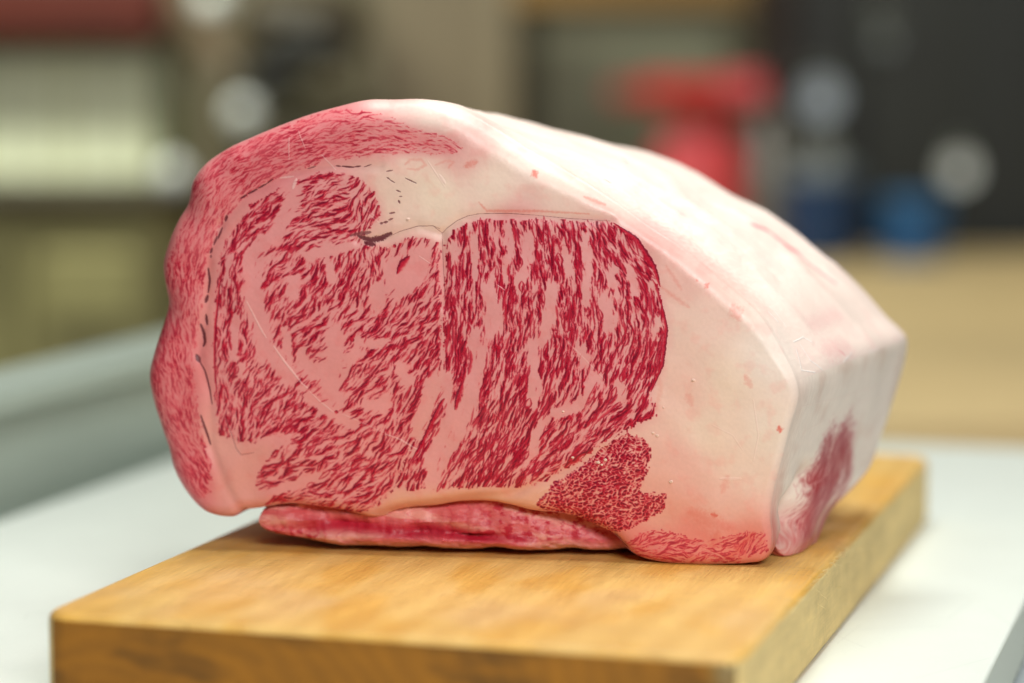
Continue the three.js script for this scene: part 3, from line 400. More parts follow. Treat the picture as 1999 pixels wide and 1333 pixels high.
const [faceMap, faceBump, faceRough] = (() => {
  const d = new Uint8Array(TW * TH * 4), b = new Uint8Array(TW * TH * 4), q = new Uint8Array(TW * TH * 4);
  for (let j = 0; j < TH; j++) for (let i = 0; i < TW; i++) {
    const o = j * TW + i, x = i / PM + FACE_X * 1000, y = j / PM + FACE_Y * 1000;
    const n1 = fbm(x * 0.09, y * 0.09, 4), n2 = noise(x * 0.7, y * 0.7), n3 = noise(x * 3.1, y * 3.1), flush = ss(0.02, 0.35, fbm(x * 0.12 + 50, y * 0.12, 3));
    let R = fatGrid(x, y, 0), G = fatGrid(x, y, 1), B = fatGrid(x, y, 2);
    const f = 1 + 0.03 * n1 + 0.014 * n2 + 0.012 * n3; R *= f; G *= f * (1 - 0.045 * flush); B *= f * (1 - 0.045 * flush);
    const bl = clamp(blush[o]); R = mix(R, 216, bl * 0.8); G = mix(G, 82, bl * 0.8); B = mix(B, 68, bl * 0.8);
    const L = lean[o], t = clamp(tone[o] + 0.25 * n2), D = clamp(deep[o]);
    let lr = mix(214, 186, t), lg = mix(62, 12, t), lb = mix(74, 44, t);
    lr = mix(lr, 100, D * 0.85); lg = mix(lg, 5, D * 0.85); lb = mix(lb, 34, D * 0.85);
    R = mix(R, lr, L); G = mix(G, lg, L); B = mix(B, lb, L);
    const k = gash[o]; R = mix(R, 94, k * 0.85); G = mix(G, 36, k * 0.85); B = mix(B, 44, k * 0.85);
    const p = pale[o]; R = mix(R, 240, p * 0.6); G = mix(G, 205, p * 0.6); B = mix(B, 196, p * 0.6);
    d[o * 4] = clamp(R, 0, 255); d[o * 4 + 1] = clamp(G, 0, 255); d[o * 4 + 2] = clamp(B, 0, 255); d[o * 4 + 3] = 255;
    const h = 120 + 30 * L - 150 * k + 60 * p + 12 * n2 + 5 * n3 + 26 * n1;
    b[o * 4] = b[o * 4 + 1] = b[o * 4 + 2] = clamp(h, 0, 255); b[o * 4 + 3] = 255;
    const ro = 96 - 14 * L + 26 * n2 + 26 * n1; q[o * 4] = q[o * 4 + 1] = q[o * 4 + 2] = clamp(ro, 0, 255); q[o * 4 + 3] = 255;
  }
  return [texture(TW, TH, d), texture(TW, TH, b, false), texture(TW, TH, q, false)];
})();
const faceMat = new THREE.MeshPhysicalMaterial({ map: faceMap, bumpMap: faceBump, bumpScale: 0.0005, roughnessMap: faceRough, roughness: 0.95, ior: 1.42 });

const beef = base('beef_block', [0, 0.037, 0.0058], -0.15708);
tag(beef, 'large block of marbled raw beef with thick white fat cap', 'beef');
// front and rear outlines resampled evenly, starting at the top
const NS = 720;
const [ringF, ringR] = (() => {
  const n = FRONT.length, f = new THREE.CatmullRomCurve3(FRONT.map(([u, v]) => new THREE.Vector3(u * mm, v * mm, 0)), true, 'centripetal'), r = new THREE.CatmullRomCurve3(REAR.map((p) => new THREE.Vector3(...p)), true, 'centripetal');
  // even arc length on the front; the same curve parameter on the rear
  const M = n * 40, pts = [], cum = [0]; for (let i = 0; i <= M; i++) { pts.push(f.getPoint((i / M) % 1)); if (i) cum.push(cum[i - 1] + pts[i].distanceTo(pts[i - 1])); }
  const F = [], R = []; let k = 0;
  for (let i = 0; i < NS; i++) { const s = i / NS * cum[M]; while (cum[k + 1] < s) k++; const t = (k + (s - cum[k]) / (cum[k + 1] - cum[k] || 1)) / M; F.push(f.getPoint(t)); R.push(r.getPoint(t)); }
  return [F, R];
})();
const CX = -0.02, CY = 0.105;
const outNormal = ringF.map((p, i) => { const a = ringF[(i + NS - 2) % NS], b = ringF[(i + 2) % NS]; const t = b.clone().sub(a).normalize(); const n = new THREE.Vector3(t.y, -t.x, 0); if (n.x * (p.x - CX) + n.y * (p.y - CY) < 0) n.negate(); return n; });
const bend = (i) => { const p = ringF[i]; return p.x > 0.03 && p.y > 0.09 ? 0.0085 : p.x > 0.1 ? 0.0045 : p.y < 0.03 ? 0.006 : 0.012; };   // how round the front edge is
const bendS = ringF.map((_, i) => { let s = 0; for (let k = -14; k <= 14; k++) s += bend((i + k + NS) % NS); return s / 29; });
const SEAMS = [[[-131.1,146.4],[-136,132.7],[-137.2,112.1],[-141.2,89.2],[-136.7,73.2],[-136.6,48.3],[-129.7,29.5],[-122.8,18.1]], [[-131.1,146.4],[-118.9,159.6],[-97.9,169.2],[-79.4,172.7],[-58.8,172.8]], [[-68.2,140.2],[-55.1,141.7],[-41.8,146.8],[-31.1,143.7],[-22.5,150.3],[-8.9,152.4],[42.7,149.8]], [[-31.1,143.7],[-29.9,111.4]], [[-59.7,18.6],[-22.7,26.5],[0.1,29.4],[18.3,37.8],[40.8,49.6]]];
function relief(x, y) {   // metres; gentle swells of the cut face
  const X = x * 1000, Y = y * 1000; let z = 0.0016 * noise(X * 0.07 + 3, Y * 0.05) * ss(-105, -130, X) + 0.0012 * noise(X * 0.03, Y * 0.03) + 0.0004 * noise(X * 0.08 + 4, Y * 0.08) + 0.00006 * noise(X * 0.3, Y * 0.3);
  for (const s of SEAMS) z -= 0.0009 * Math.exp(-((toLine(s, X, Y)[0] / 2.2) ** 2));
  z -= 0.001 * Math.exp(-((toLine(SEAMS[4], X, Y)[0] / 4) ** 2)) * ss(40, 10, Y);
  return z;
}
const NF = 150, rings = []; // t of each face ring, denser to the rim
for (let j = 0; j <= NF; j++) { const s = j / NF; rings.push(1 - Math.pow(1 - s, 1.35)); }
const P = [], isFace = [];
for (let j = 0; j <= NF; j++) for (let i = 0; i < NS; i++) {
  const t = rings[j], f = ringF[i], x = CX + (f.x - CX) * t, y = CY + (f.y - CY) * t, R = bendS[i]; let d = 1;
  if (t > 0.55) { d = 1e9; const span = 60; for (let k = -span; k <= span; k++) { const a = ringF[(i + k + NS) % NS]; const e = (a.x - x) ** 2 + (a.y - y) ** 2; if (e < d) d = e; } d = Math.sqrt(d); }
  if (j === NF) d = 0;
  const e = d < R ? 1 - d / R : 0, drop = R * (1 - Math.sqrt(Math.max(0, 1 - e * e)));
  P.push(x, y, -drop + relief(x, y) * (j === NF ? 0.6 : 1));
}
const NL = 70, NB = 24;
// lateral rings from the front edge to the far end, then round and in over the far end
const groove = [0, 0];
const lat = [];
for (let j = 1; j <= NL; j++) { const t = j / NL; for (let i = 0; i < NS; i++) {
  const f = ringF[i], r = ringR[i], R = bendS[i], n = outNormal[i], z0 = -R;
  let x = mix(f.x, r.x, t), y = mix(f.y, r.y, t), z = mix(z0, r.z, t);
  const s = i / NS * 800, q = t * 160; // millimetres along and across
  const top = ss(0.06, 0.09, f.y) * ss(-0.05, 0.0, f.x);
  let out = 0.004 * Math.sin(Math.PI * t) * top - 0.0035 * (Math.abs(noise(s * 0.014 + 2, q * 0.02 + 5)) - 0.2) * top * Math.min(1, t * 5) + (0.0022 * noise(s * 0.02 + 9, q * 0.022) + 0.0012 * noise(s * 0.06, q * 0.05 + 3) + 0.0004 * noise(s * 0.2, q * 0.16)) * Math.min(1, t * 5) * (1 - 0.75 * ss(0.095, 0.112, f.x));
  const low = ss(0.05, 0.012, f.y) * ss(0.085, 0.108, f.x);   // cleft between the two lower lobes on the right
  out -= low * 0.02 * Math.exp(-(((t - 0.26 + 0.03 * Math.sin(s * 0.3)) / 0.09) ** 2));
  out += low * 0.003 * Math.exp(-(((t - 0.55) / 0.25) ** 2));
  if (t > 0.93) out -= 0.0035 * Math.pow((t - 0.93) / 0.07, 2);
  x += n.x * out; y += n.y * out; if (y < 0.0004) y = 0.0004;
  lat.push(x, y, z);
} }
for (const q of lat) P.push(q);
for (let j = 1; j <= NB; j++) { const t = 1 - Math.pow(j / NB, 1.2); for (let i = 0; i < NS; i++) { const o = ((NF + NL) * NS + i) * 3, cx = 0.02, cy = 0.1; P.push(mix(cx, P[o], t), mix(cy, P[o + 1], t), mix(-0.15, P[o + 2], Math.max(0, t * 2 - 1)) - 0.003 * (1 - t)); } }
for (let i = 0; i < P.length; i += 3) if (P[i + 1] < 0.0003) P[i + 1] = 0.0003;
const rowsTotal = NF + NL + NB;
const IDX = []; for (let j = 0; j < rowsTotal; j++) for (let i = 0; i < NS; i++) { const a = j * NS + i, b = j * NS + (i + 1) % NS, c = a + NS, e = b + NS; if (j > 0) IDX.push(a, c, b); IDX.push(b, c, e); if (j === 0) { /* centre fan collapses */ } }
const whole = new THREE.BufferGeometry(); whole.setAttribute('position', new THREE.Float32BufferAttribute(P, 3)); whole.setIndex(IDX); whole.computeVertexNormals();
{ // the outline runs either way round: make the face look forward
  const nz = whole.attributes.normal; let s = 0; for (let i = NS * 20; i < NS * 40; i++) s += nz.getZ(i);
  if (s < 0) { for (let i = 0; i < IDX.length; i += 3) [IDX[i + 1], IDX[i + 2]] = [IDX[i + 2], IDX[i + 1]]; whole.setIndex(IDX); whole.computeVertexNormals(); }
  for (let i = 0; i < NS; i++) nz.setXYZ(i, 0, 0, 1);
}
const arc = ringF.map((_, i) => i / NS);
// where along the outline each stretch of the flank begins and ends (share of its length)
const S_TOP0 = 0, S_TOP1 = 1;
const CORNER_A = 50, CORNER_B = 58, CAP_END = 2;   // indices into FRONT turned into shares below
const shareOf = (k) => { let best = 0, d = 1e9; const [u, v] = FRONT[k]; ringF.forEach((p, i) => { const e = Math.hypot(p.x - u * mm, p.y - v * mm); if (e < d) { d = e; best = i; } }); return best; };
const iA = shareOf(CORNER_A), iB = shareOf(CORNER_B), iC = shareOf(CAP_END);
const groups = { eye_muscle: [], inner_muscle: [], cap_muscle: [], lower_muscle: [], face_fat: [], fat_cap: [], trimmed_side: [], flank: [] };
for (let f = 0; f < IDX.length; f += 3) {
  const row = Math.floor(Math.min(IDX[f], IDX[f + 1], IDX[f + 2]) / NS), cols = [IDX[f] % NS, IDX[f + 1] % NS, IDX[f + 2] % NS], c = Math.min(...cols);
  let k;
  if (row < NF) { const x = (P[IDX[f] * 3] + P[IDX[f + 1] * 3] + P[IDX[f + 2] * 3]) / 3 * 1000, y = (P[IDX[f] * 3 + 1] + P[IDX[f + 1] * 3 + 1] + P[IDX[f + 2] * 3 + 1]) / 3 * 1000; k = inside(EYE, x, y) ? 'eye_muscle' : inside(WEDGE, x, y) ? 'lower_muscle' : inside(INNER, x, y) ? 'inner_muscle' : inside(CAP, x, y) ? 'cap_muscle' : 'face_fat'; }
  else if (row < NF + NL) k = c >= iA && c < iB ? 'trimmed_side' : c >= iB || c < iC ? 'fat_cap' : 'flank';
  else k = 'flank';
  groups[k].push(f);
}
function pieceOf(list, uv) {
  const seen = new Map(), p = [], n = [], u = [], idx = [], N = whole.attributes.normal;
  for (const f of list) for (let q = 0; q < 3; q++) { const v = IDX[f + q]; if (!seen.has(v)) { seen.set(v, p.length / 3); p.push(P[v * 3], P[v * 3 + 1], P[v * 3 + 2]); n.push(N.getX(v), N.getY(v), N.getZ(v)); u.push(...uv(v)); } idx.push(seen.get(v)); }
  const g = new THREE.BufferGeometry(); g.setAttribute('position', new THREE.Float32BufferAttribute(p, 3)); g.setAttribute('normal', new THREE.Float32BufferAttribute(n, 3)); g.setAttribute('uv', new THREE.Float32BufferAttribute(u, 2)); g.setIndex(idx); return g;
}
const faceUV = (v) => [(P[v * 3] - FACE_X) / FACE_W, (P[v * 3 + 1] - FACE_Y) / FACE_H];
const flankUV = (from, to) => (v) => { let c = v % NS; const span = (to - from + NS) % NS; let s = c - from; if (s < -1) s += NS; if (s > span + 4) s -= NS; return [s / span, clamp((Math.floor(v / NS) - NF) / NL)]; };
const partLabels = { eye_muscle: 'densely marbled crimson rib eye', inner_muscle: 'pink marbled muscle left of the rib eye', cap_muscle: 'softly marbled outer cap muscle', lower_muscle: 'small dark red muscle of fine flecks', face_fat: 'pinkish cream fat of the cut face' };
for (const k in partLabels) part(k, pieceOf(groups[k], faceUV), faceMat, beef).userData.label = partLabels[k];

// fat cap over the top and the trimmed side: pictures laid out along the outline (across) and to the far end (up)
function flankTexture(from, to, w, h, paint) {
  const span = (to - from + NS) % NS, d = new Uint8Array(w * h * 4), b = new Uint8Array(w * h * 4), wide = span / NS * 800, deepMm = 160;
  for (let j = 0; j < h; j++) for (let i = 0; i < w; i++) {
    const s = i / (w - 1), t = j / (h - 1), p = ringF[(from + Math.round(s * span)) % NS], o = (j * w + i) * 4;
    const front = [0, 1, 2].map((c) => fatGrid(p.x * 1000, p.y * 1000, c)), [R, G, B, H] = paint(s, t, s * wide, t * deepMm, front);
    d[o] = clamp(R, 0, 255); d[o + 1] = clamp(G, 0, 255); d[o + 2] = clamp(B, 0, 255); d[o + 3] = 255; b[o] = b[o + 1] = b[o + 2] = clamp(H, 0, 255); b[o + 3] = 255;
  }
  return [texture(w, h, d), texture(w, h, b, false)];
}
const CAPMARKS = [[1.6,0.75,[0.8211,0.63],[0.8168,0.69],[0.8126,0.68]],[2.6,0.75,[0.8132,0.69],[0.8078,0.69],[0.8029,0.72]],[1.2,0.6,[0.806,0.72],[0.7963,0.7],[0.7763,0.73]],[0.5,0.9,[0.8815,0.12],[0.8785,0.12]],[0.4,0.5,[0.8888,0.47],[0.8839,0.41]],[5,0.12,[0.7552,0.25],[0.7564,0.5]],[5,0.12,[0.7389,0.24],[0.7377,0.41]],[0.8,0.4,[0.7365,0.33],[0.734,0.35]],[3,0.12,[0.8555,0.27],[0.8422,0.26]]];
const CAPSCRAPE = [[0.5,0.8,[0.7697,0.06],[0.7631,0.07]],[0.4,0.8,[0.7498,0.09],[0.7504,0.16],[0.7461,0.19]],[0.35,0.8,[0.7461,0.08],[0.7346,0.04],[0.731,0.12]],[0.35,0.8,[0.7473,0.12],[0.7377,0.12],[0.731,0.17]],[0.35,0.7,[0.7316,0.35],[0.734,0.42]],[0.35,0.7,[0.731,0.32],[0.7328,0.37]],[0.4,0.6,[0.731,0.55],[0.731,0.61]],[0.4,0.5,[0.7727,0.1],[0.7588,0.1]]];
const inMm = (marks, from, to) => { const span = (to - from + NS) % NS; return marks.map(([w, a, ...pts]) => [w, a, pts.map(([s, t]) => { let c = s * NS - from; if (c < -NS * 0.3) c += NS; return [c / NS * 800, t * 160]; })]); };
const strokesAt = (marks, x, y, rag) => { let m = 0; for (const [w, a, l] of marks) { let d = 1e9; if (Math.abs(x - l[0][0]) < 60) d = toLine(l, x, y)[0]; if (d < w * 3) m = Math.max(m, a * ss(1.5, 0.0, d / w + rag)); } return m; };
{
  const marks = inMm(CAPMARKS, iB, iC), scrapes = inMm(CAPSCRAPE, iB, iC);
  const [m, bmp] = flankTexture(iB, iC, 1600, 640, (s, t, x, y, front) => {
    const n1 = fbm(x * 0.05, y * 0.05, 4), n2 = noise(x * 0.5, y * 0.25), n3 = noise(x * 1.9, y * 1.1), vein = ss(0.05, 0.0, Math.abs(noise(x * 0.05 + 20, y * 0.09 + 3))) * 0.5, rag = noise(x * 0.7, y * 0.7) * 0.8 + noise(x * 2, y * 2) * 0.4;
    const k = ss(0.0, 0.13, t + 0.03 * n2 + 0.04 * n1); let c = [mix(front[0], 242, k), mix(front[1], 219, k), mix(front[2], 207, k)];
    const flush = ss(0.05, 0.4, fbm(x * 0.06 + 8, y * 0.07, 3)) * 0.5 + vein * 0.12; c = [c[0], c[1] * (1 - 0.06 * flush), c[2] * (1 - 0.05 * flush)].map((q) => q * (1 + 0.03 * n1 + 0.012 * n2));
    const p = strokesAt(marks, x, y, rag); c = [mix(c[0], 214, p), mix(c[1], 92, p), mix(c[2], 104, p)];
    const w = strokesAt(scrapes, x, y, rag * 0.6); c = c.map((q) => mix(q, 250, w * 0.6));
    return [...c, 120 + 60 * n1 + 40 * n2 + 16 * n3 + 90 * w - 30 * p];
  });
  part('fat_cap', pieceOf(groups.fat_cap, flankUV(iB, iC)), new THREE.MeshPhysicalMaterial({ map: m, bumpMap: bmp, bumpScale: 0.0005, roughness: 0.42, ior: 1.42 }), beef).userData.label = 'smooth white fat over the top';
}
const LEANSIDE = [[11,0.9,[0.6862,0.4],[0.6714,0.41],[0.6532,0.46]],[11,0.95,[0.6907,0.52],[0.6792,0.5],[0.667,0.5]],[12,1,[0.6842,0.58],[0.6696,0.53],[0.6515,0.59]],[9,0.9,[0.6678,0.44],[0.6558,0.46],[0.6451,0.51]],[6,0.7,[0.6804,0.65],[0.6692,0.69],[0.6618,0.66]],[6,0.6,[0.674,0.66],[0.6636,0.73],[0.6461,0.85]],[7,0.5,[0.662,0.96],[0.6513,0.93],[0.6399,0.89]],[1.5,0.5,[0.6421,0.46],[0.6367,0.76]],[1.6,0.4,[0.7177,1.0],[0.7073,1.0],[0.6887,1.0],[0.673,1.0]]];
const SINEW = [[0.35,0.9,[0.6925,0.51],[0.6734,0.48],[0.6546,0.54],[0.6421,0.6]],[0.35,0.8,[0.6915,0.47],[0.6726,0.43],[0.653,0.48]],[0.3,0.9,[0.6838,0.61],[0.6644,0.58],[0.6477,0.71]],[0.3,0.8,[0.6441,0.17],[0.6544,0.19],[0.663,0.26],[0.6698,0.42],[0.6846,0.55]],[0.4,0.6,[0.7159,0.02],[0.7153,0.38],[0.7159,0.76]],[0.3,0.5,[0.7009,0.13],[0.7089,0.42],[0.7123,0.69]],[0.3,0.7,[0.6461,0.2],[0.6584,0.2]]];
{
  const marks = inMm(LEANSIDE, iA, iB), sinew = inMm(SINEW, iA, iB);
  const [m, bmp] = flankTexture(iA, iB, 640, 900, (s, t, x, y, front) => {
    const n1 = fbm(x * 0.05 + 70, y * 0.05, 4), n2 = noise(x * 0.25, y * 0.6), n3 = noise(x * 1.5, y * 2.2), streak = noise(x * 0.12, y * 1.3), rag = noise(x * 0.35, y * 0.9) * 0.8 + noise(x * 1.2, y * 2.4) * 0.4;
    const k = ss(0.0, 0.1, t + 0.03 * n2); let c = [mix(front[0], 240, k), mix(front[1], 222, k), mix(front[2], 208, k)];
    const flush = ss(0.0, 0.4, fbm(x * 0.07 + 8, y * 0.06, 3)); c = [c[0] * (1 - 0.03 * flush), c[1] * (1 - 0.06 * flush), c[2] * (1 - 0.07 * flush)].map((q) => q * (1 + 0.05 * n1 + 0.03 * n2));
    const p = clamp(1.35 * strokesAt(marks, x, y, rag)) * clamp(0.8 + 1.0 * noise(x * 0.1, y * 2.1) + 0.3 * streak); c = [mix(c[0], 156, p), mix(c[1], 26, p), mix(c[2], 36, p)];
    const wet = ss(26, 4, x + 6 * n1) * (0.55 + 0.5 * n2 + 0.3 * n1); c = [mix(c[0], 206, clamp(wet)), mix(c[1], 104, clamp(wet)), mix(c[2], 104, clamp(wet))];   // lean and sinew along the lower rim
    const w = strokesAt(sinew, x, y, rag * 0.5); c = [mix(c[0], 240, w * 0.6), mix(c[1], 214, w * 0.6), mix(c[2], 202, w * 0.6)];
    return [...c, 120 + 60 * n1 + 40 * n2 + 14 * n3 + 80 * w - 20 * p];
  });
  part('trimmed_side', pieceOf(groups.trimmed_side, flankUV(iA, iB)), new THREE.MeshPhysicalMaterial({ map: m, bumpMap: bmp, bumpScale: 0.0003, roughness: 0.42, ior: 1.42 }), beef).userData.label = 'flat trimmed side with a red streak of lean';
}
const [flankMap, flankBump] = (() => {
  const w = 1024, h = 512, d = new Uint8Array(w * h * 4), b = new Uint8Array(w * h * 4);
  for (let j = 0; j < h; j++) for (let i = 0; i < w; i++) { const x = i * 0.4, y = j * 0.35, n1 = fbm(x * 0.06, y * 0.06, 4), red = ss(-0.15, 0.25, fbm(x * 0.12 + 4, y * 0.3, 4)), o = (j * w + i) * 4; d[o] = clamp(mix(220, 186, red) * (1 + 0.08 * n1), 0, 255); d[o + 1] = clamp(mix(140, 62, red) * (1 + 0.1 * n1), 0, 255); d[o + 2] = clamp(mix(130, 72, red) * (1 + 0.1 * n1), 0, 255); d[o + 3] = 255; b[o] = b[o + 1] = b[o + 2] = clamp(128 + 90 * n1, 0, 255); b[o + 3] = 255; }
  return [texture(w, h, d), texture(w, h, b, false)];
})();
part('flank', pieceOf(groups.flank, flankUV(iC, iA)), new THREE.MeshPhysicalMaterial({ map: flankMap, bumpMap: flankBump, bumpScale: 0.001, roughness: 0.5, ior: 1.42 }), beef).userData.label = 'red underside and far end';

// the strip of meat folded under the block, set back from the cut face
{
  const W0 = -0.1155, W1 = 0.075, nS = 260, nT = 96, pos = [], uv = [], idx = [];
  const under = new THREE.CatmullRomCurve3(FRONT.slice(26, 47).map(([u, v]) => new THREE.Vector3(u, v, 0)));   // lower rim of the block
  const rim = (u) => { let best = 20, d = 1e9; for (let k = 26; k < 47; k++) { const [a, va] = FRONT[k], [b, vb] = FRONT[k + 1]; const lo = Math.min(a, b), hi = Math.max(a, b); if (u >= lo && u <= hi) { const t = (u - a) / (b - a || 1); const v = mix(va, vb, t); if (v > best || d > 1e8) { best = v; d = 0; } } } return best * mm; };
  void under;
  for (let i = 0; i <= nS; i++) {
    const s = i / nS, u = mix(W0, W1, s), U = u * 1000;
    const nose = Math.sqrt(1 - Math.pow(1 - clamp((u - W0) / 0.009), 2));        // rounded left end
    const top = mix(0.0225, Math.max(0.026, rim(U) + 0.006), ss(-0.108, -0.085, u)) ;
    const bottom = 0.001 + 0.0022 * Math.max(0, noise(U * 0.06 + 2, 7)) + 0.0045 * ss(-0.075, -0.115, u);
    const back = 0.0005 + 0.0045 * ss(-0.06, -0.112, u) + 0.0105 * ss(-0.01, 0.05, u) + 0.0012 * noise(U * 0.05, 3);   // how far its front stands behind the cut face
    const h = Math.max(0.0006, (top - bottom) * mix(0.25, 1, nose)), mid = mix(0.014, (top + bottom) / 2, nose);
    for (let j = 0; j <= nT; j++) {
      const a = j / nT * Math.PI * 2, ca = Math.cos(a), sa = Math.sin(a), e = 0.42;   // superellipse section: a = 0 looks forward
      let y = mid + Math.sign(sa) * Math.pow(Math.abs(sa), e) * h / 2, z = (Math.sign(ca) * Math.pow(Math.abs(ca), e + 0.1) * 0.5 - 0.5) * (0.1 * mix(0.12, 1, nose)) - back;
      z -= 0.009 * Math.pow(clamp(y / 0.024), 1.3) * ss(-0.112, -0.08, u);
      const V = y * 1000;
      const fold = Math.exp(-(((V - (11.5 + 1.6 * noise(U * 0.035, 1) - 0.035 * (U + 60))) / 1.5) ** 2)) * ss(-100, -82, U) * ss(10, -25, U);
      const lip = Math.exp(-(((V - 15.5) / 1.8) ** 2)) * ss(-112, -98, U) * ss(-40, -70, U);
      const bump = 0.0007 * noise(U * 0.09, V * 0.22 + 5) + 0.0004 * noise(U * 0.3, V * 0.6);
      if (ca > 0) z += (-0.008 * fold + 0.004 * lip + bump * 2.6 + 0.003 * noise(U * 0.05 + 3, V * 0.12)) * Math.min(1, ca * 3);
      pos.push(u, Math.max(0.0004, y), z); uv.push(U / 200 + 0.6, V / 50 + (ca > 0 ? 0 : 0.5));
    }
  }
  for (let i = 0; i < nS; i++) for (let j = 0; j < nT; j++) { const a = i * (nT + 1) + j, b = a + 1, c = a + nT + 1, e = c + 1; idx.push(a, c, b, b, c, e); }
  const g = new THREE.BufferGeometry(); g.setAttribute('position', new THREE.Float32BufferAttribute(pos, 3)); g.setAttribute('uv', new THREE.Float32BufferAttribute(uv, 2)); g.setIndex(idx); g.computeVertexNormals();
  const w = 2048, h = 512, d = new Uint8Array(w * h * 4), b = new Uint8Array(w * h * 4);
  const cells = rng(64), seeds = []; for (let k = 0; k < 130; k++) seeds.push([-112 + cells() * 170, cells() * 26, 0.6 + cells() * 1.3]);
  for (let j = 0; j < h; j++) for (let i = 0; i < w; i++) {
    const U = (i / w - 0.6) * 200, V = j / h * 50, n1 = fbm(U * 0.06, V * 0.14, 4), n2 = noise(U * 0.4, V * 0.9), n3 = noise(U * 1.4, V * 2.2);
    const low = ss(8, 3, V + 3 * n1); let R = mix(212, 228, low) + 14 * n1, G = mix(104, 156, low) + 60 * n1, B = mix(106, 146, low) + 54 * n1;
    const fv = V - (11.5 + 1.6 * noise(U * 0.035, 1) - 0.035 * (U + 60)), red = Math.exp(-((fv / 2.6) ** 2)) * ss(-104, -84, U) * ss(14, -20, U) + 0.8 * Math.exp(-(((V - 8 - 2 * n2) / 3) ** 2)) * ss(-30, 0, U) * ss(22, 8, U) * ss(-0.2, 0.2, n1);
    const right = ss(-26, -4, U), islands = ss(-0.02, 0.2, fbm(U * 0.2 + 3, V * 0.32, 3) + 0.12 * n3) * right * ss(6, 11, V), nose = ss(0.02, 0.2, noise(U * 0.5, V * 0.5) + 0.3 * n3) * ss(-84, -92, U) * ss(13, 9, V);
    const vein = ss(0.05, 0.01, Math.abs(noise(U * 0.07, V * 0.2 + 9) + 0.06 * n2)) * 0.35;
    const band = ss(0.0, 0.25, noise(U * 0.03 + 4, V * 0.16) + 0.1 * n2); R = mix(R, 232, band * 0.7); G = mix(G, 172, band * 0.7); B = mix(B, 158, band * 0.7);
    const L = clamp(0.95 * red + 0.75 * islands + 0.7 * nose + vein * 0.7 + 0.18 * ss(0, 0.3, n1)); R = mix(R, 182, L); G = mix(G, 30, L); B = mix(B, 52, L);
    const o = (j * w + i) * 4; d[o] = clamp(R, 0, 255); d[o + 1] = clamp(G, 0, 255); d[o + 2] = clamp(B, 0, 255); d[o + 3] = 255; b[o] = b[o + 1] = b[o + 2] = clamp(120 + 70 * n1 + 40 * n2 + 20 * n3, 0, 255); b[o + 3] = 255;
  }
  void seeds;
  part('lower_flap', g, new THREE.MeshPhysicalMaterial({ map: texture(w, h, d), bumpMap: texture(w, h, b, false), bumpScale: 0.0008, roughness: 0.42, ior: 1.42 }), beef).userData.label = 'wet red strip folded under the block';
}
{ // crumbs of fat left by the saw
  const m = new THREE.MeshPhysicalMaterial({ color: 0xe6c4b4, roughness: 0.5 }), r = rng(17), at = [[38.1,44.6],[39.7,43.5],[41.3,45.8],[22.7,66.6],[66.5,69.3],[79.3,81.4],[62.1,58],[63.9,56.9],[26.9,46.4],[-45.9,149.9],[70,36.8]];
  at.forEach(([u, v], k) => {
    const g = new THREE.IcosahedronGeometry(0.00038 + 0.00042 * r(), 2), p = g.attributes.position;
    for (let i = 0; i < p.count; i++) { const s = 1 + 0.5 * noise(p.getX(i) * 1700 + k * 9, p.getY(i) * 1700 + p.getZ(i) * 900); p.setXYZ(i, p.getX(i) * s * 1.3, p.getY(i) * s, p.getZ(i) * s * 0.7); }
    g.computeVertexNormals();
    part('fat_crumb', g.translate(u * mm, v * mm, relief(u * mm, v * mm) + 0.0002), m, beef);
  });
}

// ---------------------------------------------------------------- worktops and the kitchen behind, far out of focus
function mottled(rgb, amount, scale, seed, w = 256, h = 256, stretch = 1) {
  const d = new Uint8Array(w * h * 4);
  for (let j = 0; j < h; j++) for (let i = 0; i < w; i++) { const n = fbm(i / w * scale + seed * 7, j / h * scale * stretch + seed, 4), f = noise(i / w * scale * 14, j / h * scale * 14 * stretch), s = 1 + amount * n + amount * 0.4 * f, o = (j * w + i) * 4; for (let c = 0; c < 3; c++) d[o + c] = clamp(rgb[c] * s, 0, 255); d[o + 3] = 255; }
  const t = texture(w, h, d); t.wrapS = t.wrapT = THREE.RepeatWrapping; return t;
}
const painted = (rgb, rough = 0.6, amount = 0.14, scale = 6, seed = 1) => new THREE.MeshStandardMaterial({ map: mottled(rgb, amount, scale, seed), roughness: rough });
const steel = new THREE.MeshStandardMaterial({ color: 0xa9afa4, metalness: 0.85, roughness: 0.42 });
const rbox = (w, h, d, r = 0.008) => new RoundedBoxGeometry(w, h, d, 3, Math.min(r, w / 2.1, h / 2.1, d / 2.1));
{ // steel worktop that carries the white board
  const t = finish(new THREE.Mesh(new THREE.BoxGeometry(1.5, 0.04, 1.5).translate(0.4, -0.0205, 0.1), painted([168, 176, 180], 0.4, 0.06, 8, 3)));
  t.name = 'worktop'; t.position.set(-0.02, -0.0302, -0.1); t.rotation.y = TURN; t.userData.kind = 'structure'; t.userData.label = 'pale grey worktop under the white board'; scene.add(t);
}
{ // pale wooden worktop farther back
  const t = finish(new THREE.Mesh(new THREE.BoxGeometry(2.2, 0.05, 1.75).translate(0, -0.025, 0), painted([222, 193, 140], 0.55, 0.12, 5, 8)));
  t.name = 'back_worktop'; t.position.set(1.0, -0.004, -1.62); t.userData.kind = 'structure'; t.userData.label = 'tan wooden worktop behind the white board'; scene.add(t);
}
